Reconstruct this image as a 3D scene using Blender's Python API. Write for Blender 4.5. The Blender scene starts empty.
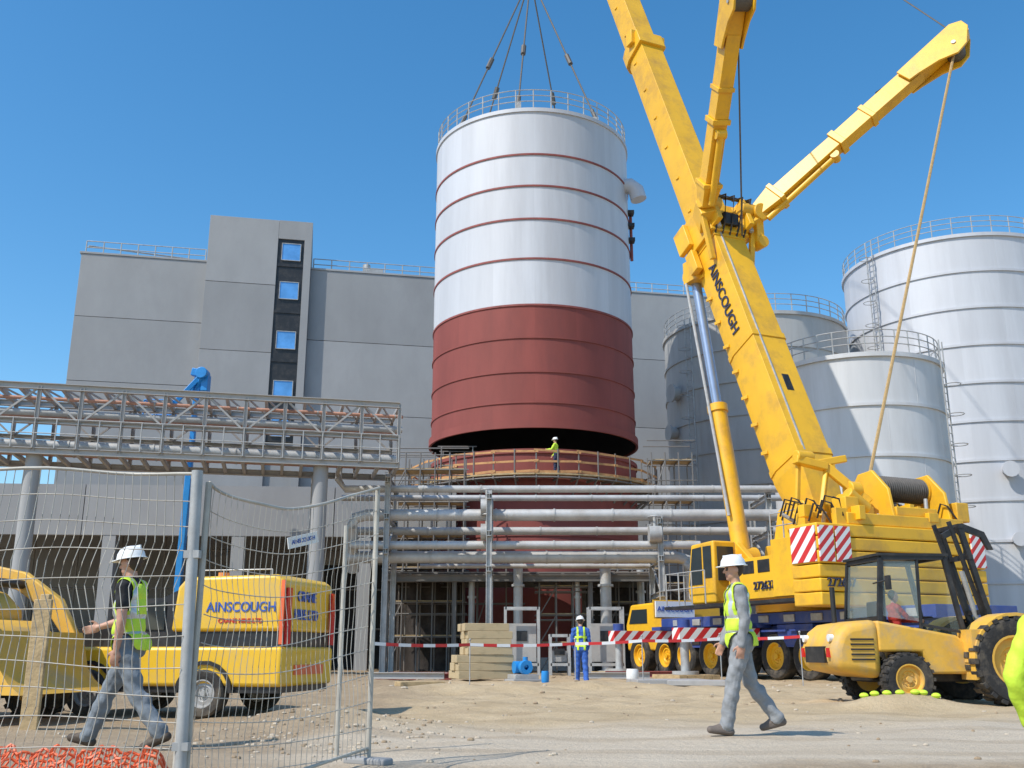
import bpy, bmesh, math, random
import numpy as np
from mathutils import Vector as V, Matrix
random.seed(7)
R=math.radians
scene=bpy.context.scene
COL=scene.collection
CAMZ=0.85; TH=R(15.07); FP=995.0
def S(px,py,Y):
    """measured sight line -> world position at true distance Y"""
    u=(px-512)/FP; v=(384-py)/FP; d=math.cos(TH)-v*math.sin(TH)
    return V((u*Y/d, Y, CAMZ+Y*(math.sin(TH)+v*math.cos(TH))/d))

# ------------------------------------------------------------ materials
def mat(name,col,rough=.6,metal=0.0,var=.15,scale=2.0,bump=.08,bscale=25,dirt=None,damt=.5,dscale=1.5,stretch=(1,1,1)):
    m=bpy.data.materials.new(name); m.use_nodes=True
    nt=m.node_tree; N=nt.nodes; L=nt.links
    b=N['Principled BSDF']; b.inputs['Roughness'].default_value=rough; b.inputs['Metallic'].default_value=metal
    tc=N.new('ShaderNodeTexCoord'); mp=N.new('ShaderNodeMapping'); mp.inputs['Scale'].default_value=stretch
    L.new(tc.outputs['Object'],mp.inputs['Vector'])
    n=N.new('ShaderNodeTexNoise'); n.inputs['Scale'].default_value=scale; n.inputs['Detail'].default_value=6; n.inputs['Roughness'].default_value=.65
    L.new(mp.outputs[0],n.inputs['Vector'])
    cr=N.new('ShaderNodeValToRGB'); c=list(col)
    cr.color_ramp.elements[0].position=.3; cr.color_ramp.elements[1].position=.7
    cr.color_ramp.elements[0].color=(*[x*(1-var) for x in c],1)
    cr.color_ramp.elements[1].color=(*[min(1,x*(1+var)) for x in c],1)
    L.new(n.outputs['Fac'],cr.inputs[0]); out=cr.outputs[0]
    if dirt:
        n2=N.new('ShaderNodeTexNoise'); n2.inputs['Scale'].default_value=dscale; n2.inputs['Detail'].default_value=8; n2.inputs['Roughness'].default_value=.7
        L.new(mp.outputs[0],n2.inputs['Vector'])
        c2=N.new('ShaderNodeValToRGB'); c2.color_ramp.elements[0].position=.48; c2.color_ramp.elements[1].position=.72
        c2.color_ramp.elements[0].color=(0,0,0,1); c2.color_ramp.elements[1].color=(damt,)*3+(1,)
        L.new(n2.outputs['Fac'],c2.inputs[0])
        mx=N.new('ShaderNodeMixRGB'); mx.inputs[2].default_value=(*dirt,1)
        L.new(c2.outputs[0],mx.inputs[0]); L.new(out,mx.inputs[1]); out=mx.outputs[0]
    L.new(out,b.inputs['Base Color'])
    if bump:
        n3=N.new('ShaderNodeTexNoise'); n3.inputs['Scale'].default_value=bscale; n3.inputs['Detail'].default_value=4
        L.new(tc.outputs['Object'],n3.inputs['Vector'])
        bp=N.new('ShaderNodeBump'); bp.inputs['Strength'].default_value=bump; bp.inputs['Distance'].default_value=.05
        L.new(n3.outputs['Fac'],bp.inputs['Height']); L.new(bp.outputs[0],b.inputs['Normal'])
    return m
def stripes(name,c1,c2,vec,freq,rough=.5):
    m=bpy.data.materials.new(name); m.use_nodes=True
    nt=m.node_tree; N=nt.nodes; L=nt.links; b=N['Principled BSDF']; b.inputs['Roughness'].default_value=rough
    tc=N.new('ShaderNodeTexCoord'); d=N.new('ShaderNodeVectorMath'); d.operation='DOT_PRODUCT'; d.inputs[1].default_value=[v*freq for v in vec]
    L.new(tc.outputs['Object'],d.inputs[0])
    fr=N.new('ShaderNodeMath'); fr.operation='FRACT'; L.new(d.outputs['Value'],fr.inputs[0])
    gt=N.new('ShaderNodeMath'); gt.operation='GREATER_THAN'; gt.inputs[1].default_value=.5; L.new(fr.outputs[0],gt.inputs[0])
    mx=N.new('ShaderNodeMixRGB'); mx.inputs[1].default_value=(*c1,1); mx.inputs[2].default_value=(*c2,1)
    L.new(gt.outputs[0],mx.inputs[0]); L.new(mx.outputs[0],b.inputs['Base Color'])
    return m
YEL=mat('crane_yellow',(.84,.46,.022),.40,0,.08,.8,.03,6,(.40,.22,.06),.6,1.0)
YEL2=mat('machine_yellow',(.74,.42,.06),.6,0,.12,2,.04,10,(.44,.33,.20),.85,2.5)
YEL3=mat('van_yellow',(.84,.50,.03),.35,0,.05,1,.01,6,(.5,.38,.2),.6,2)
STEEL=mat('galvanised_steel',(.44,.44,.43),.55,.3,.2,3,.04,20,(.25,.2,.16),.4,2)
RACK=mat('rack_steel',(.42,.405,.385),.6,.15,.2,2,.04,20,(.22,.15,.11),.5,2)
SCAF=mat('scaffold_steel',(.20,.19,.18),.6,.2,.25,2,.04,20,(.14,.08,.05),.5,2)
PIPE=mat('insulated_pipe_cladding',(.50,.495,.485),.5,.25,.15,1.5,.05,8,(.30,.26,.22),.55,1)
def trio(nm,c,r,met,var,dirt,da,ds,st,k=(1.0,.97,.94),bs=1.2,bu=.05): return [mat('%s_%d'%(nm,i),tuple(q*x for x in c),r,met,var,.6,bu,bs,dirt,da,ds,st) for i,q in enumerate(k)]
SIL=trio('tank_cladding',(.59,.60,.63),.58,.10,.10,(.42,.415,.43),.5,.5,(1,1,.10),(1.0,.96,.92))
SILD=trio('weathered_cladding',(.47,.47,.46),.6,.1,.12,(.31,.29,.27),.55,.4,(1,1,.15))
SILW=trio('bright_cladding',(.63,.635,.645),.6,.06,.10,(.44,.42,.41),.55,.4,(1,1,.12),(1.0,.96,.92))
RED=trio('red_oxide',(.26,.062,.05),.75,0,.15,(.18,.05,.045),.6,.5,(1,1,.25),(1,.95,.9))
REDB=mat('red_oxide_band',(.26,.07,.06),.7,0,.2,2)
CONC=[mat('precast_concrete_%s'%n,tuple(k*x for x in (.345,.345,.345)),.9,0,.10,.25,.05,4,(.255,.25,.25),.6,.12,(1,1,.5)) for n,k in (('a',1.0),('b',.94),('c',.90),('d',1.03))]
DARK=mat('painted_opening_shade',(.03,.03,.032),.9,0,.2,1)  # near-black standing in for the shade inside openings
BROWN=mat('shade_backdrop_brown',(.055,.045,.04),.9,0,.4,3,.3,10)  # shade beneath the rack, put into a dark sheet colour
BLACK=mat('black_paint',(.02,.02,.022),.45,0,.2,3,.03,10,(.09,.075,.06),.5,3)
RUB=mat('tyre_rubber',(.032,.03,.029),.85,0,.2,6,.2,30,(.2,.16,.11),.65,3)
GLASS=mat('tinted_glass',(.03,.04,.045),.08,0,.1,1,0)
GLASSC=bpy.data.materials.new('clear_glass'); GLASSC.use_nodes=True
_b=GLASSC.node_tree.nodes['Principled BSDF']; _b.inputs['Base Color'].default_value=(.4,.5,.5,1); _b.inputs['Roughness'].default_value=.05; _b.inputs['Alpha'].default_value=.22
WBLUE=mat('window_painted_sky',(.14,.38,.72),.12,.2,.25,.8,0)  # sky showing in the panes, put into the glass colour
BLUE=mat('lift_blue',(.02,.24,.60),.4,0,.1,2)
DBLUE=mat('chassis_blue',(.035,.07,.27),.4,0,.15,2,.03,10,(.18,.15,.1),.5,2)
WHITE=mat('white_plastic',(.80,.80,.78),.35,0,.05,5,.02)
ROPE=mat('wire_rope',(.12,.11,.10),.6,.3,.2,10)
ROPEY=mat('tan_rope',(.42,.28,.12),.7,0,.2,10)
WOOD=mat('rough_timber',(.47,.34,.18),.85,0,.3,3,.2,30,(.22,.15,.09),.5,4,(1,1,3))
BEIGE=mat('beige_timber_block',(.50,.39,.23),.85,0,.22,3,.2,30,(.28,.2,.12),.5,3,(1,1,3))
WOODO=mat('orange_timber',(.52,.27,.11),.8,0,.25,3,.1,30)
PINK=mat('primer_pipe',(.50,.27,.20),.6,0,.2,3)
RODC=mat('hydraulic_rod_blue',(.34,.42,.55),.25,.5,.1,3,0)
CHEV=stripes('red_white_chevron',(.60,.03,.03),(.8,.8,.78),(0,1,1),3.0)
CHEVX=stripes('red_white_chevron_long',(.60,.03,.03),(.8,.8,.78),(1,1,1),2.0)
TEXTK=mat('lettering_dark',(.03,.035,.07),.5,0,.05,3,0)
TEXTB=mat('lettering_blue',(.03,.10,.42),.5,0,.05,3,0)
ORNG=mat('orange_mesh_plastic',(.82,.15,.05),.5,0,.1,3,.05)
TAPER=mat('tape_red',(.62,.03,.03),.5,0,.05,3,0)
TAPEW=mat('tape_white',(.8,.8,.8),.5,0,.05,3,0)
LIME=mat('fluorescent_lime',(.58,.80,.05),.7,0,.08,6,.15,18)
REFL=mat('reflective_tape',(.6,.61,.6),.3,.3,.05,5,0)
SKIN=mat('skin',(.52,.28,.19),.5,0,.08,8,.03)
HAIR=mat('dark_hair',(.05,.03,.02),.7,0,.2,20,.2)
EYE=mat('eye_dark',(.03,.02,.02),.3,0,0,1,0)
LIP=mat('lip',(.33,.12,.10),.5,0,.05,3,0)
LAMP=mat('amber_lamp',(.85,.25,.02),.2,0,.05,3,0)
LAMPR=mat('red_lamp',(.6,.02,.02),.2,0,.05,3,0)
LAMPW=mat('headlamp_glass',(.8,.8,.8),.1,0,.05,3,0)
def cloth(name,c,b=.35): return mat(name,c,.9,0,.2,5,b,9,tuple(x*.6 for x in c),.4,6)
GREYC=cloth('grey_workwear',(.27,.275,.28)); JEAN=cloth('faded_denim',(.19,.215,.24)); BLKC=cloth('black_cotton',(.02,.02,.022))
BLUC=cloth('blue_overalls',(.04,.12,.42)); REDC=cloth('red_cotton',(.45,.04,.03)); NAVY=cloth('navy_workwear',(.03,.04,.09))
BOOT=mat('work_boot',(.07,.05,.035),.7,0,.2,8,.1,30,(.25,.2,.14),.6,6)
BOOTG=mat('dusty_boot',(.15,.12,.10),.8,0,.2,8,.1)

# ------------------------------------------------------------ mesh builder
def frame(d,up=V((0,0,1))):
    d=V(d).normalized(); up=V(up)
    if abs(d.dot(up.normalized()))>.98: up=V((0,1,0)) if abs(d.y)<.9 else V((1,0,0))
    x=d.cross(up).normalized(); y=x.cross(d).normalized()
    return x,y,d
class M:
    def __init__(s): s.v=[];s.f=[];s.mi=[];s.mats=[];s.cur=0
    def use(s,m):
        if m not in s.mats: s.mats.append(m)
        s.cur=s.mats.index(m); return s
    def add(s,vs,fs):
        b=len(s.v); s.v+=[tuple(v) for v in vs]
        for f in fs: s.f.append(tuple(b+i for i in f)); s.mi.append(s.cur)
        return s
    def box(s,c,d,rot=None):
        vs=[V((x*d[0]/2,y*d[1]/2,z*d[2]/2)) for x in(-1,1) for y in(-1,1) for z in(-1,1)]
        if rot: vs=[rot@v for v in vs]
        return s.add([v+V(c) for v in vs],[(0,1,3,2),(4,6,7,5),(0,4,5,1),(2,3,7,6),(0,2,6,4),(1,5,7,3)])
    def bx(s,x0,x1,y0,y1,z0,z1): return s.box(((x0+x1)/2,(y0+y1)/2,(z0+z1)/2),(x1-x0,y1-y0,z1-z0))
    def cyl(s,a,b,r,r1=None,seg=12):
        a=V(a);b=V(b); r1=r if r1 is None else r1; x,y,d=frame(b-a)
        vs=[];fs=[]
        for p,q in((a,r),(b,r1)):
            for i in range(seg):
                t=2*math.pi*i/seg; vs.append(p+x*q*math.cos(t)+y*q*math.sin(t))
        for i in range(seg): j=(i+1)%seg; fs.append((i,j,seg+j,seg+i))
        fs.append(tuple(range(seg))[::-1]); fs.append(tuple(range(seg,2*seg)))
        return s.add(vs,fs)
    def beam(s,a,b,w,h=None,up=(0,0,1)):
        h=h or w; return s.loft([(-.5,-.5),(.5,-.5),(.5,.5),(-.5,.5)],a,b,up,(w,h),(w,h))
    def ibeam(s,a,b,w,h,up=(0,0,1)):
        t=.12
        pr=[(-.5,-.5),(.5,-.5),(.5,-.5+t),(.06,-.5+t),(.06,.5-t),(.5,.5-t),(.5,.5),(-.5,.5),(-.5,.5-t),(-.06,.5-t),(-.06,-.5+t),(-.5,-.5+t)]
        return s.loft(pr,a,b,up,(w,h),(w,h))
    def loft(s,pr,a,b,up,s0,s1):
        a=V(a);b=V(b); x,y,d=frame(b-a,up); n=len(pr); vs=[]
        for p,q in((a,s0),(b,s1)):
            vs+=[p+x*u*q[0]+y*v*q[1] for u,v in pr]
        fs=[(i,(i+1)%n,n+(i+1)%n,n+i) for i in range(n)]+[tuple(range(n))[::-1],tuple(range(n,2*n))]
        return s.add(vs,fs)
    def prism(s,poly,y0,y1,ax='y'):
        n=len(poly)
        if ax=='y': vs=[(p[0],y0,p[1]) for p in poly]+[(p[0],y1,p[1]) for p in poly]
        elif ax=='x': vs=[(y0,p[0],p[1]) for p in poly]+[(y1,p[0],p[1]) for p in poly]
        else: vs=[(p[0],p[1],y0) for p in poly]+[(p[0],p[1],y1) for p in poly]
        return s.add(vs,[(i,(i+1)%n,n+(i+1)%n,n+i) for i in range(n)]+[tuple(range(n))[::-1],tuple(range(n,2*n))])
    def lathe(s,pr,c=(0,0,0),ax='z',seg=32,closed=False,matf=None):
        c=V(c); n=len(pr); vs=[]
        for i in range(seg):
            t=2*math.pi*i/seg; ct,st=math.cos(t),math.sin(t)
            for r,a in pr:
                p=V((r*ct,r*st,a)) if ax=='z' else (V((r*ct,a,r*st)) if ax=='y' else V((a,r*ct,r*st)))
                vs.append(c+p)
        b=len(s.v); s.v+=[tuple(v) for v in vs]; m=n if closed else n-1
        for i in range(seg):
            for k in range(m):
                k2=(k+1)%n; i2=(i+1)%seg
                s.f.append((b+i*n+k,b+i2*n+k,b+i2*n+k2,b+i*n+k2))
                if matf: s.use(matf(i,k))
                s.mi.append(s.cur)
        return s
    def ring(s,c,Rr,r,seg=48,rs=6,ax='z'):
        pr=[(Rr+r*math.cos(2*math.pi*k/rs),r*math.sin(2*math.pi*k/rs)) for k in range(rs)]
        return s.lathe(pr,c,ax,seg,True)
    def sweep(s,pts,r,seg=6):
        pts=[V(p) for p in pts]; vs=[];fs=[];n=len(pts)
        for i,p in enumerate(pts):
            d=(pts[min(i+1,n-1)]-pts[max(i-1,0)]); x,y,_=frame(d)
            for k in range(seg):
                t=2*math.pi*k/seg; vs.append(p+x*r*math.cos(t)+y*r*math.sin(t))
        for i in range(n-1):
            for k in range(seg):
                k2=(k+1)%seg; fs.append((i*seg+k,i*seg+k2,(i+1)*seg+k2,(i+1)*seg+k))
        fs+= [tuple(range(seg))[::-1],tuple(range((n-1)*seg,n*seg))]
        return s.add(vs,fs)
    def ball(s,c,rad,seg=14,ring=8):
        rad=(rad,)*3 if isinstance(rad,(int,float)) else rad
        pr=[(math.sin(math.pi*k/ring),-math.cos(math.pi*k/ring)) for k in range(ring+1)]
        vs=[];n=ring+1
        for i in range(seg):
            t=2*math.pi*i/seg
            for r,a in pr: vs.append((c[0]+rad[0]*r*math.cos(t),c[1]+rad[1]*r*math.sin(t),c[2]+rad[2]*a))
        fs=[(i*n+k,((i+1)%seg)*n+k,((i+1)%seg)*n+k+1,i*n+k+1) for i in range(seg) for k in range(ring)]
        return s.add(vs,fs)
    def build(s,name,parent=None,bevel=0,angle=35,smooth=True,**props):
        me=bpy.data.meshes.new(name); me.from_pydata(s.v,[],s.f)
        for m in s.mats: me.materials.append(m)
        me.polygons.foreach_set('material_index',s.mi)
        bm=bmesh.new(); bm.from_mesh(me)
        bmesh.ops.remove_doubles(bm,verts=bm.verts,dist=1e-5) if len(s.v)<60000 else None
        bmesh.ops.recalc_face_normals(bm,faces=bm.faces); bm.to_mesh(me); bm.free()
        if smooth: me.shade_smooth(); me.set_sharp_from_angle(angle=R(angle))
        o=bpy.data.objects.new(name,me); COL.objects.link(o)
        if parent: o.parent=parent
        if bevel:
            b=o.modifiers.new('bevel','BEVEL'); b.width=bevel; b.segments=3; b.limit_method='ANGLE'; b.angle_limit=R(40)
        for k,v in props.items(): o[k]=v
        return o
def thing(name,label,category,loc=(0,0,0),yaw=0,group=None):
    e=bpy.data.objects.new(name,None); e.empty_display_size=.3; COL.objects.link(e)
    e.location=loc; e.rotation_euler=(0,0,yaw); e['label']=label; e['category']=category
    if group: e['group']=group
    return e
def text(s,size,o,xd,nrm,m,parent,name='lettering',ex=.006,align='CENTER',wide=1.0):
    c=bpy.data.curves.new('t','FONT'); c.body=s; c.size=size; c.extrude=ex; c.align_x=align; c.align_y='CENTER'; c.offset=size*.012
    t=bpy.data.objects.new('t',c); COL.objects.link(t); dg=bpy.context.evaluated_depsgraph_get(); dg.update()
    me=bpy.data.meshes.new_from_object(t.evaluated_get(dg)); bpy.data.objects.remove(t)
    x=V(xd).normalized(); n=V(nrm).normalized(); y=n.cross(x).normalized()
    me.transform(Matrix(((x.x*wide,y.x,n.x,o[0]),(x.y*wide,y.y,n.y,o[1]),(x.z*wide,y.z,n.z,o[2]),(0,0,0,1))))
    me.materials.clear(); me.materials.append(m)
    ob=bpy.data.objects.new(name,me); COL.objects.link(ob); ob.parent=parent; return ob
def wheel(parent,c,Rr,w,side,rim=None,lugs=0,name='wheel'):
    rim=rim or STEEL
    m=M().use(RUB)
    m.lathe([(.58*Rr,-w*.42),(.75*Rr,-w*.5),(.93*Rr,-w*.48),(Rr,-w*.36),(Rr,w*.36),(.93*Rr,w*.48),(.75*Rr,w*.5),(.58*Rr,w*.42)],(0,0,0),'y',40,True)
    if lugs:
        for i in range(lugs):
            t=2*math.pi*i/lugs
            for sgn in(-1,1):
                tt=t+(math.pi/lugs if sgn>0 else 0)
                rot=Matrix.Rotation(-tt,3,'Y')
                m.box(V((math.cos(tt)*Rr,sgn*w*.25,math.sin(tt)*Rr)),(Rr*.09,w*.5,Rr*.13),rot)
    o=m.build(name,parent); o.location=c
    k=M().use(rim)
    k.lathe([(0,side*w*.20),(.3*Rr,side*w*.20),(.34*Rr,side*w*.28),(.50*Rr,side*w*.22),(.55*Rr,side*w*.44),(.60*Rr,side*w*.44),(.60*Rr,-side*w*.4),(0,-side*w*.4)],(0,0,0),'y',28)
    for i in range(8):
        t=2*math.pi*i/8; k.cyl((.22*Rr*math.cos(t),side*w*.20,.22*Rr*math.sin(t)),(.22*Rr*math.cos(t),side*w*.27,.22*Rr*math.sin(t)),.03*Rr,seg=6)
    k.cyl((0,side*w*.2,0),(0,side*w*.36,0),.12*Rr)
    k.build('rim',o)
    return o
def rail_ring(m,c,r,h,n,tr=.03,bars=(.5,1.0)):
    a1=2*math.pi
    for i in range(n+1):
        t=a1*i/n; p=V((c[0]+r*math.cos(t),c[1]+r*math.sin(t),c[2])); m.cyl(p,p+V((0,0,h)),tr,seg=6)
    k=max(n*2,24)
    for b in bars:
        m.sweep([(c[0]+r*math.cos(a1*i/k),c[1]+r*math.sin(a1*i/k),c[2]+h*b) for i in range(k+1)],tr*.8,5)
def rail_line(m,a,b,h,n,tr=.03,bars=(.5,1.0)):
    a=V(a);b=V(b)
    for i in range(n+1): p=a.lerp(b,i/n); m.cyl(p,p+V((0,0,h)),tr,seg=6)
    for k in bars: m.cyl(a+V((0,0,h*k)),b+V((0,0,h*k)),tr*.8,seg=6)

# ------------------------------------------------------------ ground
def gauss(x,y,cx,cy,sx,sy,a): return a*math.exp(-((x-cx)/sx)**2-((y-cy)/sy)**2)
def gz(x,y):
    z=0.0
    if y<8.2: z-=min(.75,(8.2-y)*.15)
    z+=gauss(x,y,6.1,16.4,.9,.38,.22)+gauss(x,y,4.8,16.8,.8,.5,.06)
    z+=gauss(x,y,-2.3,12.6,1.0,.9,.20)+gauss(x,y,-1.7,10.9,.5,.4,.10)
    z+=gauss(x,y,-9.0,19.0,2.0,1.5,.5)+gauss(x,y,-5.7,20.0,1.5,.8,.25)
    z+=gauss(x,y,-1.2,22,2.5,.8,.20)+gauss(x,y,1.8,24,2.2,.6,.20)+gauss(x,y,4.2,22.5,1.8,.6,.12)
    if 8<y<60:
        w=min(1,(y-8)/4); q=max(0,min(1,(y-13)/6))
        z+=w*(.018*math.sin(x*1.7+y*.9)+.015*math.sin(x*3.1-y*2.3+1)+.010*math.sin(x*6.3+y*4.1))+q*(.02*math.sin(x*4.3+y*3.1+2)+.015*math.sin(x*7.9-y*5.3))
    return z
def ground():
    xs=[-900,-400,-150,-70,-40,-28]+[ -20+.25*i for i in range(int(42/.25)+1)]+[28,40,70,150,400,900]
    ys=[-60,-10,0]+[2+.2*i for i in range(int(30/.2)+1)]+[34,37,40,45,50,60,80,120,200,400,900,1600]
    vs=[];fs=[];nx=len(xs)
    for y in ys:
        for x in xs: vs.append((x,y,gz(x,y)))
    for j in range(len(ys)-1):
        for i in range(nx-1): a=j*nx+i; fs.append((a,a+1,a+nx+1,a+nx))
    me=bpy.data.meshes.new('ground'); me.from_pydata(vs,[],fs); me.shade_smooth()
    o=bpy.data.objects.new('ground',me); COL.objects.link(o); o['kind']='structure'
    m=bpy.data.materials.new('sandy_ground'); m.use_nodes=True; nt=m.node_tree; N=nt.nodes; L=nt.links
    b=N['Principled BSDF']; b.inputs['Roughness'].default_value=.95
    tc=N.new('ShaderNodeTexCoord')
    def noise(sc,det=8,ro=.65,st=None):
        n=N.new('ShaderNodeTexNoise'); n.inputs['Scale'].default_value=sc; n.inputs['Detail'].default_value=det; n.inputs['Roughness'].default_value=ro
        if st:
            mp=N.new('ShaderNodeMapping'); mp.inputs['Scale'].default_value=st; L.new(tc.outputs['Object'],mp.inputs[0]); L.new(mp.outputs[0],n.inputs['Vector'])
        else: L.new(tc.outputs['Object'],n.inputs['Vector'])
        return n.outputs['Fac']
    def ramp(f,p0,p1,c0,c1):
        r=N.new('ShaderNodeValToRGB'); r.color_ramp.elements[0].position=p0; r.color_ramp.elements[1].position=p1
        r.color_ramp.elements[0].color=(*c0,1); r.color_ramp.elements[1].color=(*c1,1); L.new(f,r.inputs[0]); return r.outputs[0]
    def mix(f,a,b_):
        x=N.new('ShaderNodeMixRGB'); L.new(f,x.inputs[0]); L.new(a,x.inputs[1]); L.new(b_,x.inputs[2]); return x.outputs[0]
    def mth(op,a,b_):
        x=N.new('ShaderNodeMath'); x.operation=op
        for i,q in enumerate((a,b_)):
            if isinstance(q,(int,float)): x.inputs[i].default_value=q
            else: L.new(q,x.inputs[i])
        return x.outputs[0]
    sp=N.new('ShaderNodeSeparateXYZ'); L.new(tc.outputs['Object'],sp.inputs[0])
    big=noise(.35)
    sand=ramp(noise(1.1),.3,.7,(.49,.36,.205),(.62,.48,.30))
    track=ramp(noise(.9,8,.7,(.35,2,1)),.3,.72,(.53,.43,.31),(.65,.55,.42))
    brown=ramp(noise(2.5),.3,.7,(.26,.18,.11),(.42,.31,.19))
    yy=mth('ADD',sp.outputs[1],mth('MULTIPLY',mth('SUBTRACT',big,.5),3.0))
    yy=mth('ADD',yy,mth('MULTIPLY',sp.outputs[0],-.25))
    w1=ramp(mth('DIVIDE',yy,20),.55,.66,(1,1,1),(0,0,0))
    c=mix(w1,sand,track)
    w2=ramp(mth('DIVIDE',mth('ADD',yy,mth('MULTIPLY',noise(3.0),.8)),20),.38,.43,(.9,.9,.9),(0,0,0))
    c=mix(w2,c,brown)
    xl=ramp(mth('DIVIDE',mth('ADD',mth('MULTIPLY',sp.outputs[0],-1),mth('MULTIPLY',big,2.0)),10),.24,.34,(0,0,0),(.75,.75,.75))
    c=mix(xl,c,brown)
    far=ramp(mth('DIVIDE',sp.outputs[1],100),.24,.42,(0,0,0),(.6,.6,.6))
    c=mix(far,c,brown)
    sm=ramp(noise(14,6,.8),.55,.75,(0,0,0),(.35,.35,.35))
    c=mix(sm,c,brown)
    rut=N.new('ShaderNodeTexWave'); rut.wave_type='BANDS'; rut.bands_direction='Y'; rut.inputs['Scale'].default_value=.22; rut.inputs['Distortion'].default_value=5; rut.inputs['Detail'].default_value=3; rut.inputs['Detail Scale'].default_value=.6
    mp=N.new('ShaderNodeMapping'); mp.inputs['Scale'].default_value=(.25,1,1); mp.inputs['Rotation'].default_value=(0,0,R(6)); L.new(tc.outputs['Object'],mp.inputs[0]); L.new(mp.outputs[0],rut.inputs['Vector'])
    rr=ramp(rut.outputs['Fac'],.72,.95,(0,0,0),(.30,.30,.30)); c=mix(rr,c,brown)
    fine=ramp(noise(60,3,.7),.3,.7,(.80,.80,.80),(1.12,1.12,1.12))
    mu=N.new('ShaderNodeMixRGB'); mu.blend_type='MULTIPLY'; mu.inputs[0].default_value=1; L.new(c,mu.inputs[1]); L.new(fine,mu.inputs[2])
    L.new(mu.outputs[0],b.inputs['Base Color'])
    bp=N.new('ShaderNodeBump'); bp.inputs['Strength'].default_value=.7; bp.inputs['Distance'].default_value=.09
    h=mth('ADD',mth('ADD',noise(5,8,.7),mth('MULTIPLY',noise(30,4,.7),.4)),mth('MULTIPLY',noise(1.2,6,.6,(.5,3,1)),.8))
    L.new(h,bp.inputs['Height']); L.new(bp.outputs[0],b.inputs['Normal'])
    me.materials.append(m)
ground()
st=M(); STM=[mat('stone_pale',(.50,.42,.32),.9,0,.2,9),mat('stone_brown',(.34,.25,.16),.9,0,.2,9)]
for i in range(620):
    x=random.uniform(-7,12); y=8.3+27*random.random()**1.3
    if random.random()<.45: x=random.gauss(-2.0,.8); y=random.gauss(11.0,1.3)
    r=random.uniform(.008,.028)*(1+ (y>18)*.8)
    st.use(random.choice(STM)); st.ball((x,y,gz(x,y)+r*.2),(r*random.uniform(.8,1.6),r,r*random.uniform(.5,.9)),6,4)
st.build('loose_stones',kind='stuff',label='small loose stones and clods scattered on the dirt',category='stones')

# ------------------------------------------------------------ concrete building
def building():
    yaw=math.atan(.2); o=S(82,250,68); B=thing('concrete_building','tall windowless grey precast concrete building with stair tower','building',(o.x,68,0),yaw)
    H=29.1; W=50; x0,x1=8.9,16.5; HT=32.7
    m=M()
    def panels(xa,xb,za,zb,pw,ph,y):
        nx=max(1,round((xb-xa)/pw)); nz=max(1,round((zb-za)/ph))
        for i in range(nx):
            for j in range(nz):
                m.use(random.choice(CONC)); a=xa+(xb-xa)*i/nx; b=xa+(xb-xa)*(i+1)/nx; c=za+(zb-za)*j/nz; d=za+(zb-za)*(j+1)/nz
                m.bx(a+.015,b-.015,y+random.uniform(0,.012),y+.3,c+.02,d-.02)
    m.use(CONC[2]); m.bx(.05,x0,.25,30,0,H-.05); m.bx(x1,W-.05,.25,30,0,H-.05); m.bx(x0,x1,-.35,26,0,HT-.05)
    panels(0,x0,5,H,8.9,4.8,0); panels(x1,W,1,H,11.0,5.6,0)
    panels(x0,x1-2.5,1,HT,5.0,5.4,-.6)
    m.use(CONC[1]); m.bx(x1-.55,x1,-.6,.1,1,HT); m.bx(x1-2.5,x1-.55,-.6,.1,31.2,HT)
    m.use(CONC[3]); m.bx(-.1,x0,-.05,.5,H,H+.15); m.bx(x1,W,-.05,.5,H,H+.15)
    m.build('wall',B,bevel=.01)
    k=M().use(BLACK); zt=31.2; zb=15.5; k.bx(x1-2.49,x1-.56,-.5,.1,zb,zt)
    for z in (18.0,21.6,25.4,29.1): k.bx(x1-2.49,x1-.56,-.56,-.4,z-.12,z+.12)
    k.build('cladding_strip',B)
    for z in(30.2,27.1,23.2,19.4,16.6):
        f=M().use(WBLUE); cx=x1-1.5; f.bx(cx-.66,cx+.66,-.56,-.5,z-.68,z+.62); w=f.build('window',B)
        g=M().use(STEEL)
        for a in(-.69,.69): g.bx(cx+a-.025,cx+a+.025,-.60,-.5,z-.72,z+.66)
        g.bx(cx-.7,cx+.7,-.60,-.5,z-.73,z-.68); g.bx(cx-.7,cx+.7,-.60,-.5,z+.62,z+.67); g.build('frame',w)
    r=M().use(STEEL); rail_line(r,(.2,.4,H+.15),(x0-.2,.4,H+.15),1.0,7,.045); rail_line(r,(x1+.2,.4,H+.15),(W-.5,.4,H+.15),.9,24,.045)
    r.cyl((.2,1,H+1.0),(7,4,H+1.7),.06); r.build('railing',B)
    v=M().use(STEEL); v.bx(20.5,22.1,1,2.5,H+.1,H+.8); v.cyl((20.8,1.6,H+.7),(20.8,1.6,H+1.3),.3); v.build('roof_vent',B)
building()
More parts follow.
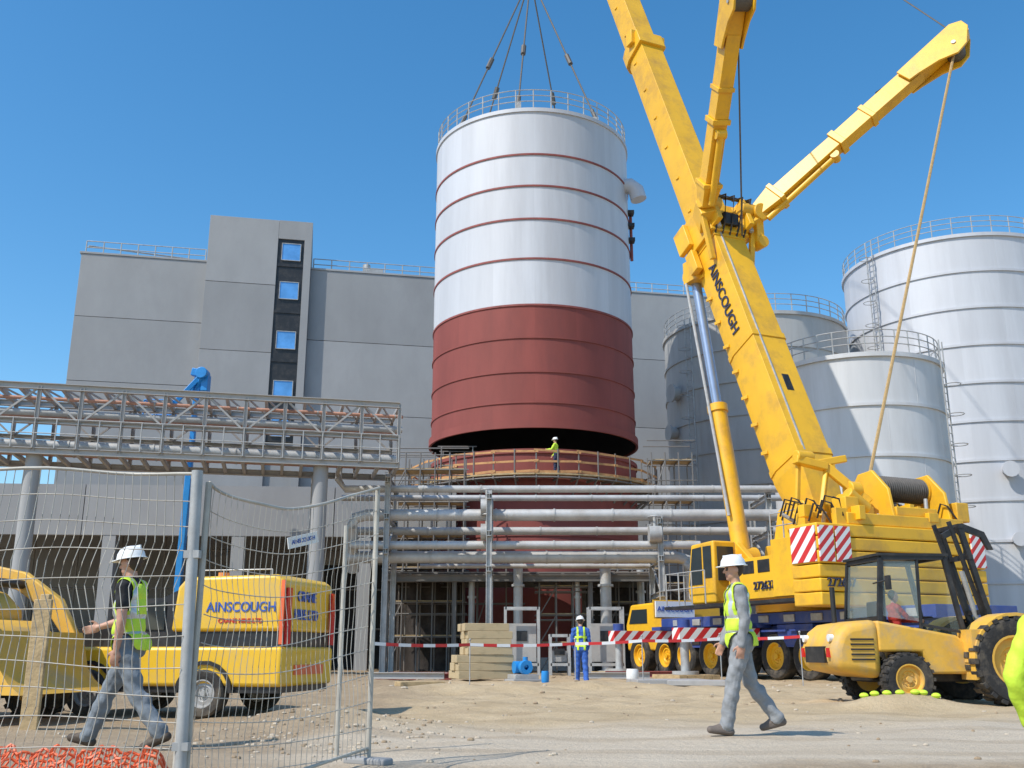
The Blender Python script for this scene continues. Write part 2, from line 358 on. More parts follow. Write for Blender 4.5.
def annex():
    A=thing('concrete_annex','low concrete loading bay with deep open dark front','building',(-38,46,0),R(4))
    m=M()
    for i in range(6): m.use(CONC[i%3]); m.bx(i*5.9,i*5.9+5.86,0,.4,6.2,8.6)
    m.use(CONC[0]); m.bx(0,35.3,.4,14,8.2,8.6); m.bx(35,35.3,.4,14,0,8.2); m.use(CONC[2]); m.bx(0,35.3,13.6,14,0,8.2)
    for x in(1,7,13,19,25,31): m.use(CONC[0]); m.bx(x-.3,x+.3,.02,.6,0,6.2)
    m.build('wall',A,bevel=.02)
    k=M().use(SCAF)
    for x in np.arange(1,35,1.5): k.beam((x,6,7.6),(x,.5,7.4),.15,.3)
    for x in np.arange(.5,34,2.2): k.cyl((x,5,0),(x,5,6.8),.05)
    for z in(2,4,6): k.cyl((.5,5,z),(34,5,z),.05)
    k.build('roof_beams',A)
    for x,w,h in((9,3,3.4),(15.5,3.2,3.2),(21,3,3.4),(28,3,3.6)):
        d=M().use(SCAF); d.bx(x,x+w,9.9,10,0,h); d.build('roller_shutter',A)
annex()

# ------------------------------------------------------------ tanks
def tank(name,label,c,r,z0,H,courses,mats,seg=48,pan=6,bandm=None,rib=.06,roof=1.0,cat='storage tank',band_h=.12,splitz=None,mats2=None,rail=True,seams=True,rimm=None):
    T=thing(name,label,cat,(c[0],c[1],z0))
    m=M(); zs=[0]+list(courses)+[H]
    rnd={}
    def mf(i,k):
        key=(i//pan,k)
        if key not in rnd: rnd[key]=random.randrange(3)
        ms=mats2 if (mats2 and zs[k+1]<=splitz+.01) else mats
        return ms[rnd[key]]
    m.lathe([(r,z) for z in zs],(0,0,0),'z',seg*2,matf=mf)
    if seams:
        for k in range(len(zs)-1):
            m.use(mats[1])
            for i in range(0,seg*2,pan*2):
                t=2*math.pi*(i+(pan if k%2 else 0))/(seg*2)
                p=V((r*math.cos(t),r*math.sin(t),0)); m.box(p+V((0,0,(zs[k]+zs[k+1])/2)),(.016,.03,zs[k+1]-zs[k]-.1),Matrix.Rotation(t,3,'Z'))
    m.build('shell',T,angle=20)
    b=M()
    for z in courses:
        low=mats2 and z<splitz-.3
        b.use(mats2[1] if low else (bandm or mats[1])); b.lathe([(r-.01,z-band_h),(r+rib,z-band_h),(r+rib,z+.0),(r-.01,z)],(0,0,0),'z',seg*2,True)
    b.use(rimm or bandm or mats[1]); b.lathe([(r-.01,H-.2),(r+rib*1.5,H-.2),(r+rib*1.5,H+.02),(r-.01,H+.02)],(0,0,0),'z',seg*2,True)
    b.build('stiffening_rib',T)
    if roof: M().use(mats[1]).lathe([(r,H),(r*.5,H+roof*.6),(.01,H+roof)],(0,0,0),'z',seg).build('roof',T)
    if rail:
        q=M().use(STEEL); rail_ring(q,(0,0,H+.02),r-.05,1.15,36,.035,bars=(.4,.7,1.0)); q.build('railing',T)
    return T
CX,CY=1.17,54.0
z0=11.66; rt=5.62
T=tank('lifted_tank','silver and red-oxide steel tank section hanging from a crane',(CX,CY),rt,z0,29.4-z0,[z-z0 for z in(13.0,14.6,16.4,18.15,20.7,22.95,24.85,26.7)],SIL,bandm=REDB,splitz=18.15-z0,mats2=RED,cat='tank',rib=.05,seams=False,rimm=SIL[2],band_h=.10)
m=M().use(DARK); m.lathe([(rt-.06,.02),(rt-.06,6),(.01,6.5)],(0,0,0),'z',48); m.build('tank_underside',T)  # lining painted near-black for the shade inside the open bottom
m=M().use(RED[1]); m.lathe([(rt+.02,-.05),(rt+.14,-.05),(rt+.14,.35),(rt+.02,.35)],(0,0,0),'z',96,True); m.build('bottom_flange',T)
m=M().use(SIL[1])
t=R(-18); p=V((rt*math.cos(t),rt*math.sin(t),0))
m.sweep([p*.97+V((0,0,15.0)),p*1.03+V((.1,0,15.0)),p*1.08+V((.15,0,14.7)),p*1.10+V((.18,0,14.1))],.46,12); m.build('nozzle',T)
for dz in(11.9,12.8,13.6):
    m=M().use(BLACK); m.bx(rt-.1,rt+.25,-1.2,-.7,dz,dz+.2); m.build('bracket',T)
m=M().use(REDB); m.cyl((rt+.1,-.6,10.9),(rt+.1,-.6,14.0),.09); m.build('downpipe',T)
hook=V((CX,CY,42.0)); hookl=hook-V((CX,CY,z0))
for a in(-150,-100,-40,60,140):
    t=R(a); q=V((4.7*math.cos(t),4.7*math.sin(t),29.4-z0+.3)); m=M().use(STEEL); m.box(q+V((0,0,.1)),(.3,.3,1.0)); m.build('lifting_lug',T)
    m=M().use(ROPE); s0=q+V((0,0,.6)); m.cyl(s0,hookl,.05,seg=6); m.cyl(s0.lerp(hookl,.36),s0.lerp(hookl,.42),.15,seg=8); m.cyl(s0.lerp(hookl,.0),s0.lerp(hookl,.05),.12,seg=8); m.build('lifting_sling',T)
B=tank('base_tank','red-oxide lower tank on the ground with timber work platform',(CX,CY),5.6,0,10.55,[2.0,4.2,6.4,8.4],RED,rib=.05,roof=0,cat='tank',rail=False,seams=False)
m=M().use(DARK); m.lathe([(.01,9.0),(5.5,9.0),(5.55,10.5)],(0,0,0),'z',48); m.build('tank_interior',B)  # near-black bowl paints the shade in the gap between tank sections
m=M().use(WOOD); 
for i in range(40):
    a0=2*math.pi*i/40; a1=2*math.pi*(i+1.0)/40
    v=[(r*math.cos(a),r*math.sin(a),z) for z in(9.1,9.18) for r,a in((5.65,a0),(6.75,a0),(6.75,a1),(5.65,a1))]
    m.add(v,[(0,1,2,3),(4,5,6,7),(0,1,5,4),(1,2,6,5),(2,3,7,6),(3,0,4,7)])
m.build('platform_deck',B,smooth=False)
m=M().use(SCAF)
for i in range(40):
    t=2*math.pi*i/40; c,s=math.cos(t),math.sin(t)
    m.cyl((6.7*c,6.7*s,8.95),(6.7*c,6.7*s,10.35),.035,seg=6); m.beam((5.6*c,5.6*s,9.0),(6.75*c,6.75*s,9.0),.08,.12); m.beam((5.6*c,5.6*s,8.1),(6.6*c,6.6*s,9.0),.07)
m.ring((0,0,8.98),6.7,.04,60,5); m.build('platform_bracket',B)
m=M().use(WOODO)
for i in range(20):
    a0=2*math.pi*(i-.05)/20; a1=2*math.pi*(i+1.05)/20
    for z,h in((10.25,.10),(9.75,.10),(9.25,.12)):
        dz=random.uniform(-.05,.05); m.beam((6.76*math.cos(a0),6.76*math.sin(a0),z+dz),(6.76*math.cos(a1),6.76*math.sin(a1),z-dz),.03,h)
m.build('guard_board',B)
q=M().use(SIL[2]); q.lathe([(5.75,0),(5.75,.6),(5.6,.6)],(0,0,0),'z',64); q.build('base_skirt',B)
def rtank(label,c,r,H,nc,mats,roof,ladder=None,stubs=()):
    T=tank('storage_tank',label,c,r,0,H,[H*(i+1)/nc for i in range(nc-1)],mats,roof=roof,rib=.08,bandm=mats[2],band_h=.15)
    if ladder is not None:
        m=M().use(STEEL); t=R(ladder); d=V((math.cos(t),math.sin(t),0)); s=V((-d.y,d.x,0)); p=d*(r+.25)
        for k in(-.25,.25): m.cyl(p+s*k,p+s*k+V((0,0,H+1)),.04,seg=6)
        for z in np.arange(.3,H,.4): m.cyl(p+s*.25+V((0,0,z)),p-s*.25+V((0,0,z)),.02,seg=5)
        for z in np.arange(3,H,1.5): m.ring(p+d*.35+V((0,0,z)),.38,.025,16,4)
        m.build('ladder',T)
    for a,z,rr in stubs:
        m=M().use(mats[2])
        t=R(a); d=V((math.cos(t),math.sin(t),0)); m.cyl(d*(r-.1)+V((0,0,z)),d*(r+.5)+V((0,0,z)),rr,seg=12); m.cyl(d*(r+.45)+V((0,0,z)),d*(r+.55)+V((0,0,z)),rr*1.35,seg=12)
        m.build('nozzle',T)
    return T
rtank('dull grey cylindrical storage tank with ribbed cladding',(16.4,64.5),6.0,21.3,10,SILD,1.2,215,((200,17,.45),(195,14.5,.4)))
rtank('bright silver storage tank with railed roof, shorter one',(17.8,50.2),4.3,14.8,6,SILW,.8,320)
rtank('tall silver cylindrical storage tank with guard rail',(29.6,63.5),6.7,25.8,11,SIL,1.2,205,((262,11,.35),(262,7,.3)))

# ------------------------------------------------------------ pipe bridge (left)
def bridge():
    a=S(-60,468,35.3); b=S(398,468,39.0); a=V((a.x,a.y,0)); b=V((b.x,b.y,0)); d=b-a; L=d.length
    B=thing('pipe_bridge','elevated steel lattice pipe bridge on tall columns','pipe bridge',(a.x,a.y,0),math.atan2(d.y,d.x))
    zb,zt=8.0,10.45; D=3.0; m=M().use(RACK); n=11
    for y in(0,D):
        for z in(zb,zt,zb+1.1): m.ibeam((0,y,z),(L,y,z),.2,.24 if z!=zb+1.1 else .14)
        for i in range(n+1):
            x=L*i/n; m.ibeam((x,y,zb),(x,y,zt),.14,.14,up=(1,0,0))
            if i<n: m.beam((x,y+.03,zb+1.1),(x+L/n,y+.03,zt),.07) if i%2 else m.beam((x,y+.03,zt),(x+L/n,y+.03,zb+1.1),.07)
    for i in range(n*2+1):
        x=L*i/(n*2)
        for z in(zb,zt): m.beam((x,0,z),(x,D,z),.12,.16)
        if i<n*2: m.beam((x,0,zt),(x+L/n/2,D,zt),.06)
    m.build('truss',B)
    k=M().use(STEEL); rail_line(k,(0,-.12,zb+.1),(L,-.12,zb+.1),1.1,22,.025,(.5,1)); k.build('handrail',B)
    g=M().use(STEEL); g.bx(0,L,.1,1.0,zb+.12,zb+.16); g.build('walkway',B)
    for y,z,r,mt in((1.5,zb+.5,.20,PIPE),(2.1,zb+.4,.13,PIPE),(2.6,zb+.42,.15,PINK),(.7,zb+1.6,.13,PIPE),(1.2,zb+1.62,.10,PINK),(1.7,zb+1.6,.17,PIPE),(2.3,zb+1.6,.12,WOODO),(.5,zb+2.1,.07,PINK)):
        p=M().use(mt); p.cyl((-1,y,z),(L+.2,y,z),r,seg=14); p.use(STEEL)
        for x in np.arange(.8,L,3.1): p.cyl((x,y,z),(x+.06,y,z),r*1.15,seg=14)
        p.build('pipe',B)
    xc=(S(319,520,38.2)-a).dot(d.normalized()); 
    for x,y in((xc,.4),(xc,D-.4),(3,.4)):
        c=M().use(CONC[3]); c.cyl((x,y,0),(x,y,zb-.12),.29,seg=20); c.build('column',B)
bridge()
# ------------------------------------------------------------ pipe rack (centre)
def rack():
    B=thing('pipe_rack','steel pipe rack carrying large insulated pipes','pipe rack',(0,0,0))
    rows=[(338,800,489,41.0,.15),(342,790,498,42.6,.13),(352,830,515,41.0,.24),(345,790,531,42.6,.17),(350,700,545,41.0,.17),(345,690,557,41.6,.25),(420,650,566,42.8,.10)]
    for x0,x1,py,y,r in rows:
        p=M().use(PIPE); a=S(x0,py,y); b=S(x1,py,y); b.z=a.z
        pts=[a,b]
        if py==557: pts=[a,b-V((.6,0,0)),b-V((.15,0,.12)),b-V((0,0,.6)),V((b.x,b.y,1.2))]
        if py==515: pts=[V((a.x,a.y+1,a.z-2.2)),V((a.x,a.y,a.z-.5)),a+V((.15,0,-.12)),a+V((.6,0,0)),b]
        if py==489: pts=[V((a.x,a.y+.2,a.z+1.2)),a+V((0,0,.4)),a+V((.3,0,0)),b]
        p.sweep(pts,r,16); p.use(STEEL)
        for x in np.arange(a.x+1.1,b.x-.7,2.4): p.cyl((x,y,a.z),(x+.07,y,a.z),r*1.12,seg=16)
        p.build('pipe',B)
    for px,yt,yy in((392,484,41.9),(490,500,41.5),(655,524,42),(760,500,42.5)):
        m=M().use(STEEL); t=S(px,yt,yy)
        for dy in(-1.3,1.6): m.ibeam((t.x,yy+dy,0),(t.x,yy+dy,t.z+.2),.22,.22,up=(1,0,0))
        for z in(t.z,t.z-1.5,t.z-2.9): m.ibeam((t.x,yy-1.5,z-.05),(t.x,yy+1.8,z-.05),.18,.22)
        m.beam((t.x,yy-1.3,t.z-3),(t.x,yy+1.6,t.z-1.5),.08)
        m.build('support_frame',B)
    for px,py in((487,507),(487,532),(655,534)):
        v=M().use(STEEL); q=S(px,py,40.6); v.cyl(q+V((-.25,0,0)),q+V((.25,0,0)),.34,seg=16); v.cyl(q,q+V((0,0,.7)),.07); v.ring(q+V((0,0,.7)),.25,.03,16,5); v.cyl(q+V((-.25,0,.7)),q+V((.25,0,.7)),.025); v.build('valve',B)
    dk=M().use(SCAF); dk.bx(-5.6,6.6,43.9,48.0,4.15,4.22)  # deck added to throw shade on the area under the rack
    for x in np.arange(-5.5,6.6,1.1): dk.ibeam((x,43.9,4.05),(x,48.0,4.05),.14,.2)
    for y in(43.9,48.0): dk.ibeam((-5.6,y,3.95),(6.6,y,3.95),.2,.3)
    for x in(-5.4,-2.5,3.4,6.4):
        for y in(44.0,47.9): dk.ibeam((x,y,0),(x,y,3.9),.18,.18,up=(1,0,0))
    dk.build('added_shade_deck',B)
rack()
for px,y0,yy,r in((518,563,43.5,.20),(605,563,43.5,.24),(577,575,44.5,.12),(472,575,44.5,.14),(640,570,45,.16)):
    t=S(px,y0,yy); m=M().use(PIPE); m.cyl((t.x,yy,0),(t.x,yy,t.z),r,seg=14); m.cyl((t.x,yy,0),(t.x,yy,.1),r*1.8,seg=14); m.cyl((t.x,yy,t.z-1),(t.x,yy,t.z-.9),r*1.4,seg=14)
    m.build('vertical_pipe',label='vertical silver pipe rising from the ground to the rack',category='pipe',group='riser pipes below the rack')
def scaffold(x,y,w,d,h,lift=2.0,n=3):
    T=thing('scaffold_tower','dark tube scaffold tower with boarded lifts','scaffold',(x,y,0),0,'scaffold towers at the tank foot')
    m=M().use(SCAF)
    for i in range(n+1):
        for yy in(0,d): m.cyl((w*i/n,yy,0),(w*i/n,yy,h),.035,seg=6)
    z=lift
    while z<h:
        for yy in(0,d):
            m.cyl((-.2,yy,z),(w+.2,yy,z),.03,seg=6); m.cyl((-.2,yy,z+1),(w+.2,yy,z+1),.03,seg=6)
        for i in range(n+1): m.cyl((w*i/n,0,z),(w*i/n,d,z),.03,seg=6)
        m.cyl((0,0,z-lift),(w/n,0,z),.03,seg=6)
        b=M().use(WOOD); b.bx(0,w,.1,d-.1,z+.04,z+.09); b.build('scaffold_board',T); z+=lift
    m.build('scaffold_tube',T)
scaffold(-5.6,45.5,3.4,1.6,9.8,1.5,5); scaffold(6.9,48.5,2.0,1.5,10.4); scaffold(-3.6,50.0,1.6,1.3,11.0,n=1); scaffold(4.2,46.2,2.6,1.3,5.6,1.5,4); scaffold(-1.6,46.6,2.0,1.0,5.2,n=3); scaffold(1.2,44.4,2.2,1.0,3.8,1.2,3); scaffold(-6.2,49.5,2.0,1.2,10.2,1.6,2)
def wallp(x0,x1,y,h,d0,d1,dh):
    m=M(); m.use(CONC[2]); m.bx(x0,x1,y,y+.4,0,h); m.use(DARK); m.bx(d0,d1,y-.06,y-.01,0,dh)  # flat dark panel on solid wall paints a doorway's shade
    m.build('plant_room_wall',label='low concrete plant room wall with doorway shade painted dark',category='wall')
wallp(-11,-5.2,56,8.5,-10.4,-6.2,5.5); wallp(7.5,14,57,7.5,8.3,12.8,5)
for x0,x1,y in((-5.9,-2.2,47.9),(3.3,6.9,48.1),(6.9,9.6,50.2)):
    m=M().use(BROWN); n=18; vs=[];h=4.1  # wavy dark sheet added as backdrop, standing in for shade under the rack
    for k in range(7):
        for i in range(n+1): vs.append((x0+(x1-x0)*i/n,y+.07*math.sin(i*1.3+k*.5),h*k/6))
    m.add(vs,[(k*(n+1)+i,k*(n+1)+i+1,(k+1)*(n+1)+i+1,(k+1)*(n+1)+i) for k in range(6) for i in range(n)])
    m.build('shade_backdrop_sheet',label='dark brown sheet added beneath the pipe rack as painted shade',category='netting')
for px in(522,607,560):
    b=S(px,660,38.5); Tt=thing('equipment_cabinet','pale grey steel equipment frame with open front','cabinet',(b.x,38.5,0),0,'grey cabinets below the rack')
    m=M().use(STEEL); w=1.25 if px!=560 else .7; h=2.5 if px!=560 else 1.5
    for x in(-w/2,w/2):
        for y in(0,.7): m.beam((x,y,0),(x,y,h),.1)
    for y in(0,.7):
        for z in(h-.05,.4): m.beam((-w/2,y,z),(w/2,y,z),.1)
    m.build('frame',Tt)
    k=M().use(RACK); k.bx(-w/2+.08,w/2-.08,.4,.6,.5,h-.6); k.use(BLACK); k.bx(-.2,.2,.36,.4,h*.5,h*.65); k.build('panel',Tt)
b=S(522,650,31); Pm=thing('pump','blue electric pump on a grey plinth','pump',(b.x,31,0),R(20)); Pm.scale=(.75,)*3
m=M().use(BLUE); m.cyl((-.35,0,.55),(.35,0,.55),.24,seg=18); m.lathe([(.1,-.14),(.26,-.14),(.29,0),(.26,.14),(.1,.14)],(.0,-.38,.55),'y',20,True); m.cyl((0,-.38,.55),(0,-.38,.95),.1); m.build('pump_casing',Pm)
m=M().use(STEEL); m.bx(-.5,.5,-.55,.35,.1,.28); m.use(CONC[3]); m.bx(-.6,.6,-.65,.45,0,.1); m.build('plinth',Pm,bevel=.02)
for px,py,w,h,mt,lb in((545,668,.22,.32,BLUE,'blue plastic drum'),(632,664,.35,.35,WHITE,'white plastic tub')):
    b=S(px,660,29.5); m=M().use(mt); m.lathe([(.01,0),(w*.45,0),(w*.5,.05),(w*.52,h*.5),(w*.5,h-.05),(w*.45,h),(.01,h)],(b.x,29.5,gz(b.x,29.5)),'z',20); m.build('plastic_drum',label=lb+' standing on the dirt',category='drum')
for i,(px,Y) in enumerate(((405,33),(412,33.4),(408,33.9),(425,35),(610,34.5),(640,35.5))):
    b=S(px,660,Y); m=M().use(REDB if i%2 else RACK); m.ibeam((-1.2,0,.1),(1.3,0,.1),.18,.2); o=m.build('steel_beam',label='short steel beam lying on the dirt',category='steel beam',group='loose steel beams'); o.location=(b.x,Y,gz(b.x,Y)+.02); o.rotation_euler=(0,0,R(random.uniform(-12,12)))
b=S(481,680,31.5); zc=gz(b.x,31.5)
for i in range(7):
    w=1.75 if i<3 else 1.38; hh=.225; x=b.x+random.uniform(-.05,.05)+(0 if i<3 else .1); n=3
    m=M().use(BEIGE)
    for j in range(n):
        yy=-.6+1.2*(j+.5)/n; m.box((random.uniform(-.05,.05),yy,hh/2),(w,1.2/n-.012,hh))
    o=m.build('timber_block_layer',bevel=.012,label='solid beige timber blocks in a stack on the dirt',category='timber',group='stacked timber blocks')
    o.location=(x,31.5,zc+.02+i*(hh+.006)); o.rotation_euler=(0,0,R(14+random.uniform(-4,4)))
for px,Y,w,d,rz in((668,27.5,2.0,1.2,8),(700,25.8,1.6,1.0,-12),(420,25,1.1,.6,20)):
    b=S(px,670,Y); m=M().use(RACK if px>500 else WOOD)
    for j in range(5): m.box((0,-d/2+d*(j+.5)/5,.07),(w,d/5-.02,.12))
    o=m.build('ground_mat',bevel=.01,label='low planked ground mat lying on the dirt',category='ground mat'); o.location=(b.x,Y,gz(b.x,Y)+.02); o.rotation_euler=(0,0,R(rz))

# ------------------------------------------------------------ mobile crane
C=V((9.75,33.9,0)); yaw=math.atan2(.915,-.398)
Cr=thing('mobile_crane','huge yellow telescopic mobile crane with raised boom and superlift struts','crane',C,yaw)
Mi=(Matrix.Translation(C)@Matrix.Rotation(yaw,4,'Z')).inverted()
def loc(w): return Mi@V(w)
Fp=V((-1,0,5.0)); HD=V((22.0,0,60)); bd=(HD-Fp).normalized(); bb=V((-bd.z,0,bd.x))
Lb=(HD-Fp).length
prof=[(-.5,.5),(-.44,.5),(.44,.5),(.5,.46),(.5,-.15),(.42,-.36),(.22,-.48),(0,-.5),(-.22,-.48),(-.42,-.36),(-.5,-.15),(-.5,.46)]
def bsec(m,t0,t1,w,d,off=0,w1=None,d1=None): m.loft(prof,Fp+bd*Lb*t0+bb*off,Fp+bd*Lb*t1+bb*off,bb,(w,d),(w1 or w,d1 or d))
m=M().use(YEL); bsec(m,-.008,.03,1.15,1.25,0,1.5,2.0); bsec(m,.03,.235,1.5,2.0)
for t in(.035,.12,.205): bsec(m,t,t+.004,1.57,2.08)
for t in np.linspace(.05,.21,9):
    q=Fp+bd*Lb*t+V((0,.76,.0))-bb*.5; m.box(q,(.35,.06,.12))
m.use(STEEL); q=Fp+bd*Lb*.12+bb*1.02+V((0,.45,0)); m.beam(q-bd*5,q+bd*5.5,.07,.05,up=bb)
m.use(BLACK); q=Fp+bd*Lb*.085+bb*1.005; m.box(q,(.7,.3,.02),Matrix.Rotation(-math.atan2(bd.z,bd.x),3,'Y')); m.build('boom_base_section',Cr,bevel=.02)
for a,b_,w,d in((.235,.432,1.20,1.60),(.44,.66,1.06,1.42),(.665,.86,.94,1.25),(.865,.985,.82,1.1)):
    m=M().use(YEL); bsec(m,a-.02,b_,w,d,.03)
    for t in np.linspace(a+.01,b_-.02,6): m.box(Fp+bd*Lb*t+V((0,w/2+.02,0)),(.2,.05,.1))
    m.build('boom_section',Cr,bevel=.015)
    m=M().use(YEL); bsec(m,b_-.012,b_+.002,w+.26,d+.30,.03); 
    for sy in(-1,1): m.box(Fp+bd*Lb*b_+V((0,sy*(w/2+.2),0))+bb*.5,(.5,.25,.7))
    m.build('boom_collar',Cr,bevel=.03)
m=M().use(YEL); m.prism([(-.8,-.6),(1.1,-.9),(1.3,.2),(.2,1.3),(-.8,.9)],-.5,.5); 
for y in(-.35,0,.35): m.cyl((.9,y-.08,-.3),(.9,y+.08,-.3),.5,seg=20)
o=m.build('boom_head',Cr,bevel=.03); o.location=HD
m=M().use(ROPE)
hl=loc(hook)
for dx in(-.25,-.1,.1,.25): m.cyl(HD+V((dx*2,dx,-.5)),hl+V((dx,dx,1.8)),.03,seg=5)
m.build('hoist_rope',Cr)
m=M().use(YEL); m.box(hl+V((0,0,1.3)),(.9,.5,1.4)); m.cyl(hl+V((0,-.35,1.7)),hl+V((0,.35,1.7)),.5,seg=20); m.use(STEEL); m.sweep([hl+V((0,0,.6)),hl+V((0,0,.1)),hl+V((.25,0,-.2)),hl+V((0,0,-.4)),hl+V((-.28,0,-.15))],.1,8); m.build('hook_block',Cr,bevel=.03)
tc_=.222; Q=Fp+bd*Lb*tc_
RB=-math.atan2(bd.z,bd.x)
rect=[(-.5,-.5),(.5,-.5),(.5,.5),(-.5,.5)]
tr=loc(S(958,36,34.5)); tl=loc(S(737,-14,30.5))
bR=Q+bb*1.35+V((0,-1.35,.15)); bL=Q+bb*1.35+V((0,1.05,.15))
m=M().use(YEL)
bsec(m,tc_-.014,tc_+.012,1.85,2.3)
for sy in(-1,1):
    m.box(Q+bb*1.2+V((0,sy*.75,0)),(1.4,.22,.9),Matrix.Rotation(RB,3,'Y')); m.cyl(Q+bb*1.45+V((0,sy*.5,.2)),Q+bb*1.45+V((0,sy*1.35,.2)),.28,seg=14)
    m.box(Q+V((0,sy*1.03,0))-bb*.5,(1.1,.22,.8),Matrix.Rotation(RB,3,'Y')); m.box(Q+V((0,sy*.98,0))-bd*1.3-bb*.4,(1.0,.28,.5),Matrix.Rotation(RB,3,'Y'))
    m.beam(Q+bb*1.3+V((0,sy*1.2,-.2)),Q-bd*2.0+bb*.6+V((0,sy*.90,0)),.18,.22)
m.loft(rect,Q+bb*.7+V((0,-.75,0)),bR+V((0,-.1,0)),bd,(1.1,1.3),(.7,.9)); m.loft(rect,Q+bb*.7+V((0,.6,0)),bL,bd,(.9,1.2),(.6,.9))
m.box(bR+V((0,0,-.7)),(.5,.35,1.1)); m.cyl(bR+V((-.45,0,0)),bR+V((.45,0,0)),.36,seg=18); m.cyl(bR+V((-.3,-.1,-1.2)),bR+V((.3,-.1,-1.2)),.25,seg=14)
m.use(BLACK); m.box(Q+bb*1.3+V((0,0,-.3)),(.5,.7,.5)); m.cyl(Q+bb*1.2+V((0,-1.2,.8)),Q+bb*1.2+V((0,1.2,.8)),.08)
m.use(STEEL); m.cyl(Q+bb*1.3-bd*.8+V((0,-.9,0)),Q+bb*1.3+bd*.9+V((0,-.9,0)),.09); m.cyl(Q+bb*1.25-bd*.8+V((0,.6,0)),Q+bb*1.25+bd*.9+V((0,.6,0)),.09)
m.build('superlift_mount',Cr,bevel=.03)
for k in range(5):
    m=M().use(BLACK); m.sweep([Q+bb*1.1+V((0,-.8+.4*k,.8)),Q+bb*1.7+V((0,-.9+.4*k,.5)),Q+bb*1.6+V((0,-.7+.35*k,-.6)),Q+bb*1.05+V((0,-.5+.3*k,-1.7))],.04,6); m.build('hydraulic_hose',Cr)
def strut(tip,base):
    d=(tip-base); L=d.length; d=d.normalized(); up=bd
    x,y,z=frame(d,up)
    m=M().use(YEL)
    m.loft(rect,base,base+d*L*.10,up,(.5,.6),(.70,.95)); m.loft(rect,base+d*L*.10,base+d*L*.40,up,(.55,.70),(.55,.66))
    m.loft(rect,base+d*L*.40,base+d*L*.425,up,(.72,.86),(.72,.86)); m.loft(rect,base+d*L*.425,base+d*L*.80,up,(.55,.72),(.55,.78))
    m.loft(rect,base+d*L*.55,base+d*L*.57,up,(.66,.86),(.66,.86)); m.loft(rect,base+d*L*.10,base+d*L*.12,up,(.78,1.0),(.78,1.0))
    for sx in(-1,1):
        pts=[(.74,.36),(1.0,.42),(1.035,.15),(1.03,-.25),(.97,-.85),(.92,-.95),(.86,-.62),(.78,-.42),(.74,-.36)]
        vs=[base+d*L*a+y*b+x*sx*(.34+o_) for o_ in(0,.09) for a,b in pts]; n=len(pts)
        m.add(vs,[(i,(i+1)%n,n+(i+1)%n,n+i) for i in range(n)]+[tuple(range(n)),tuple(range(n,2*n))])
    m.loft(rect,base+d*L*.79,base+d*L*.93,up,(.62,.7),(.62,.7))
    o=m.build('superlift_strut',Cr,bevel=.02)
    s=M().use(ROPE); c=base+d*L*.945-y*.42; s.cyl(c-x*.32,c+x*.32,.36,seg=24); s.use(STEEL); s.cyl(c-x*.47,c+x*.47,.09,seg=12); s.build('strut_winch',o)
    s=M().use(YEL); s.cyl(tip-x*.2,tip+x*.2,.40,seg=24); s.build('sheave',o)
    s=M().use(BLACK); s.box(base+d*L*.66+y*.42,(.3,.3,.2)); s.sweep([base+d*L*k/10+y*(.40+.03*math.sin(k*2)) for k in range(1,9)],.03,6); s.build('hydraulic_hose',o)
    s=M().use(YEL); s.cyl(base-y*.55+d*.2,base+d*L*.36-y*.46,.13,seg=12); s.cyl(base+d*L*.36-y*.46-x*.2,base+d*L*.36-y*.46+x*.2,.18,seg=12); s.build('strut_ram',o)
strut(tr,bR); strut(tl,bL)
fa=V((2.5,.55,4.1)); fb=Fp+bd*Lb*.200+V((0,.50,0))-bb*1.12
m=M().use(YEL); m.cyl(fa,fa.lerp(fb,.50),.33,seg=20); m.cyl(fa.lerp(fb,.485),fa.lerp(fb,.51),.39,seg=20); m.cyl(fa-V((0,.5,0)),fa+V((0,.5,0)),.40,seg=16)
m.use(RODC); m.cyl(fa.lerp(fb,.51),fb,.20,seg=18); m.use(YEL); m.cyl(fb-V((0,.6,0)),fb+V((0,.4,0)),.32,seg=14); m.box(fb+bb*.3,(.9,.9,.9)); m.build('luffing_ram',Cr)
m=M().use(STEEL); m.cyl(fa+V((.1,.42,1.5)),fa.lerp(fb,.97)+V((.1,.42,0)),.06,seg=8); m.build('ram_pipe',Cr)
m=M().use(YEL)
for sy in(-1,1):
    m.prism([(-3.7,2.5),(3.0,2.5),(3.3,3.2),(2.9,4.6),(2.2,4.6),(1.4,3.9),(.3,3.8),(-.2,5.4),(-.8,5.7),(-1.5,5.6),(-2.2,4.5),(-3.7,4.4)],sy*.9-.12,sy*.9+.12)
m.bx(-3.7,2.8,-.8,.8,2.5,3.7); m.cyl((0,0,2.1),(0,0,2.5),1.6,seg=40); m.cyl((-1,-1.2,5),(-1,1.2,5),.33,seg=16)
m.build('slewing_frame',Cr,bevel=.03)
m=M().use(YEL); m.bx(-3.6,-1.6,1.05,2.5,2.5,4.25); m.bx(-1.55,.9,1.05,2.35,2.5,3.8); m.bx(-3.6,1.3,-2.3,-1.05,2.5,4.2); m.use(BLACK)
for x in(-1.3,-.5): m.bx(x,x+.6,2.34,2.37,3.3,3.7)
for k in range(6): m.bx(-3.4,-2.6,2.49,2.515,3.4+k*.12,3.45+k*.12)
m.build('engine_housing',Cr,bevel=.05)
m=M().use(STEEL); rail_line(m,(-3.5,2.45,4.25),(-1.6,2.45,4.25),.8,3,.025); m.build('deck_railing',Cr)
m=M().use(STEEL); rail_line(m,(1.2,3.1,2.4),(3.6,3.1,2.4),1.1,3,.025); rail_line(m,(3.6,3.1,2.4),(3.6,1.6,2.4),1.1,2,.025); m.build('deck_railing',Cr)
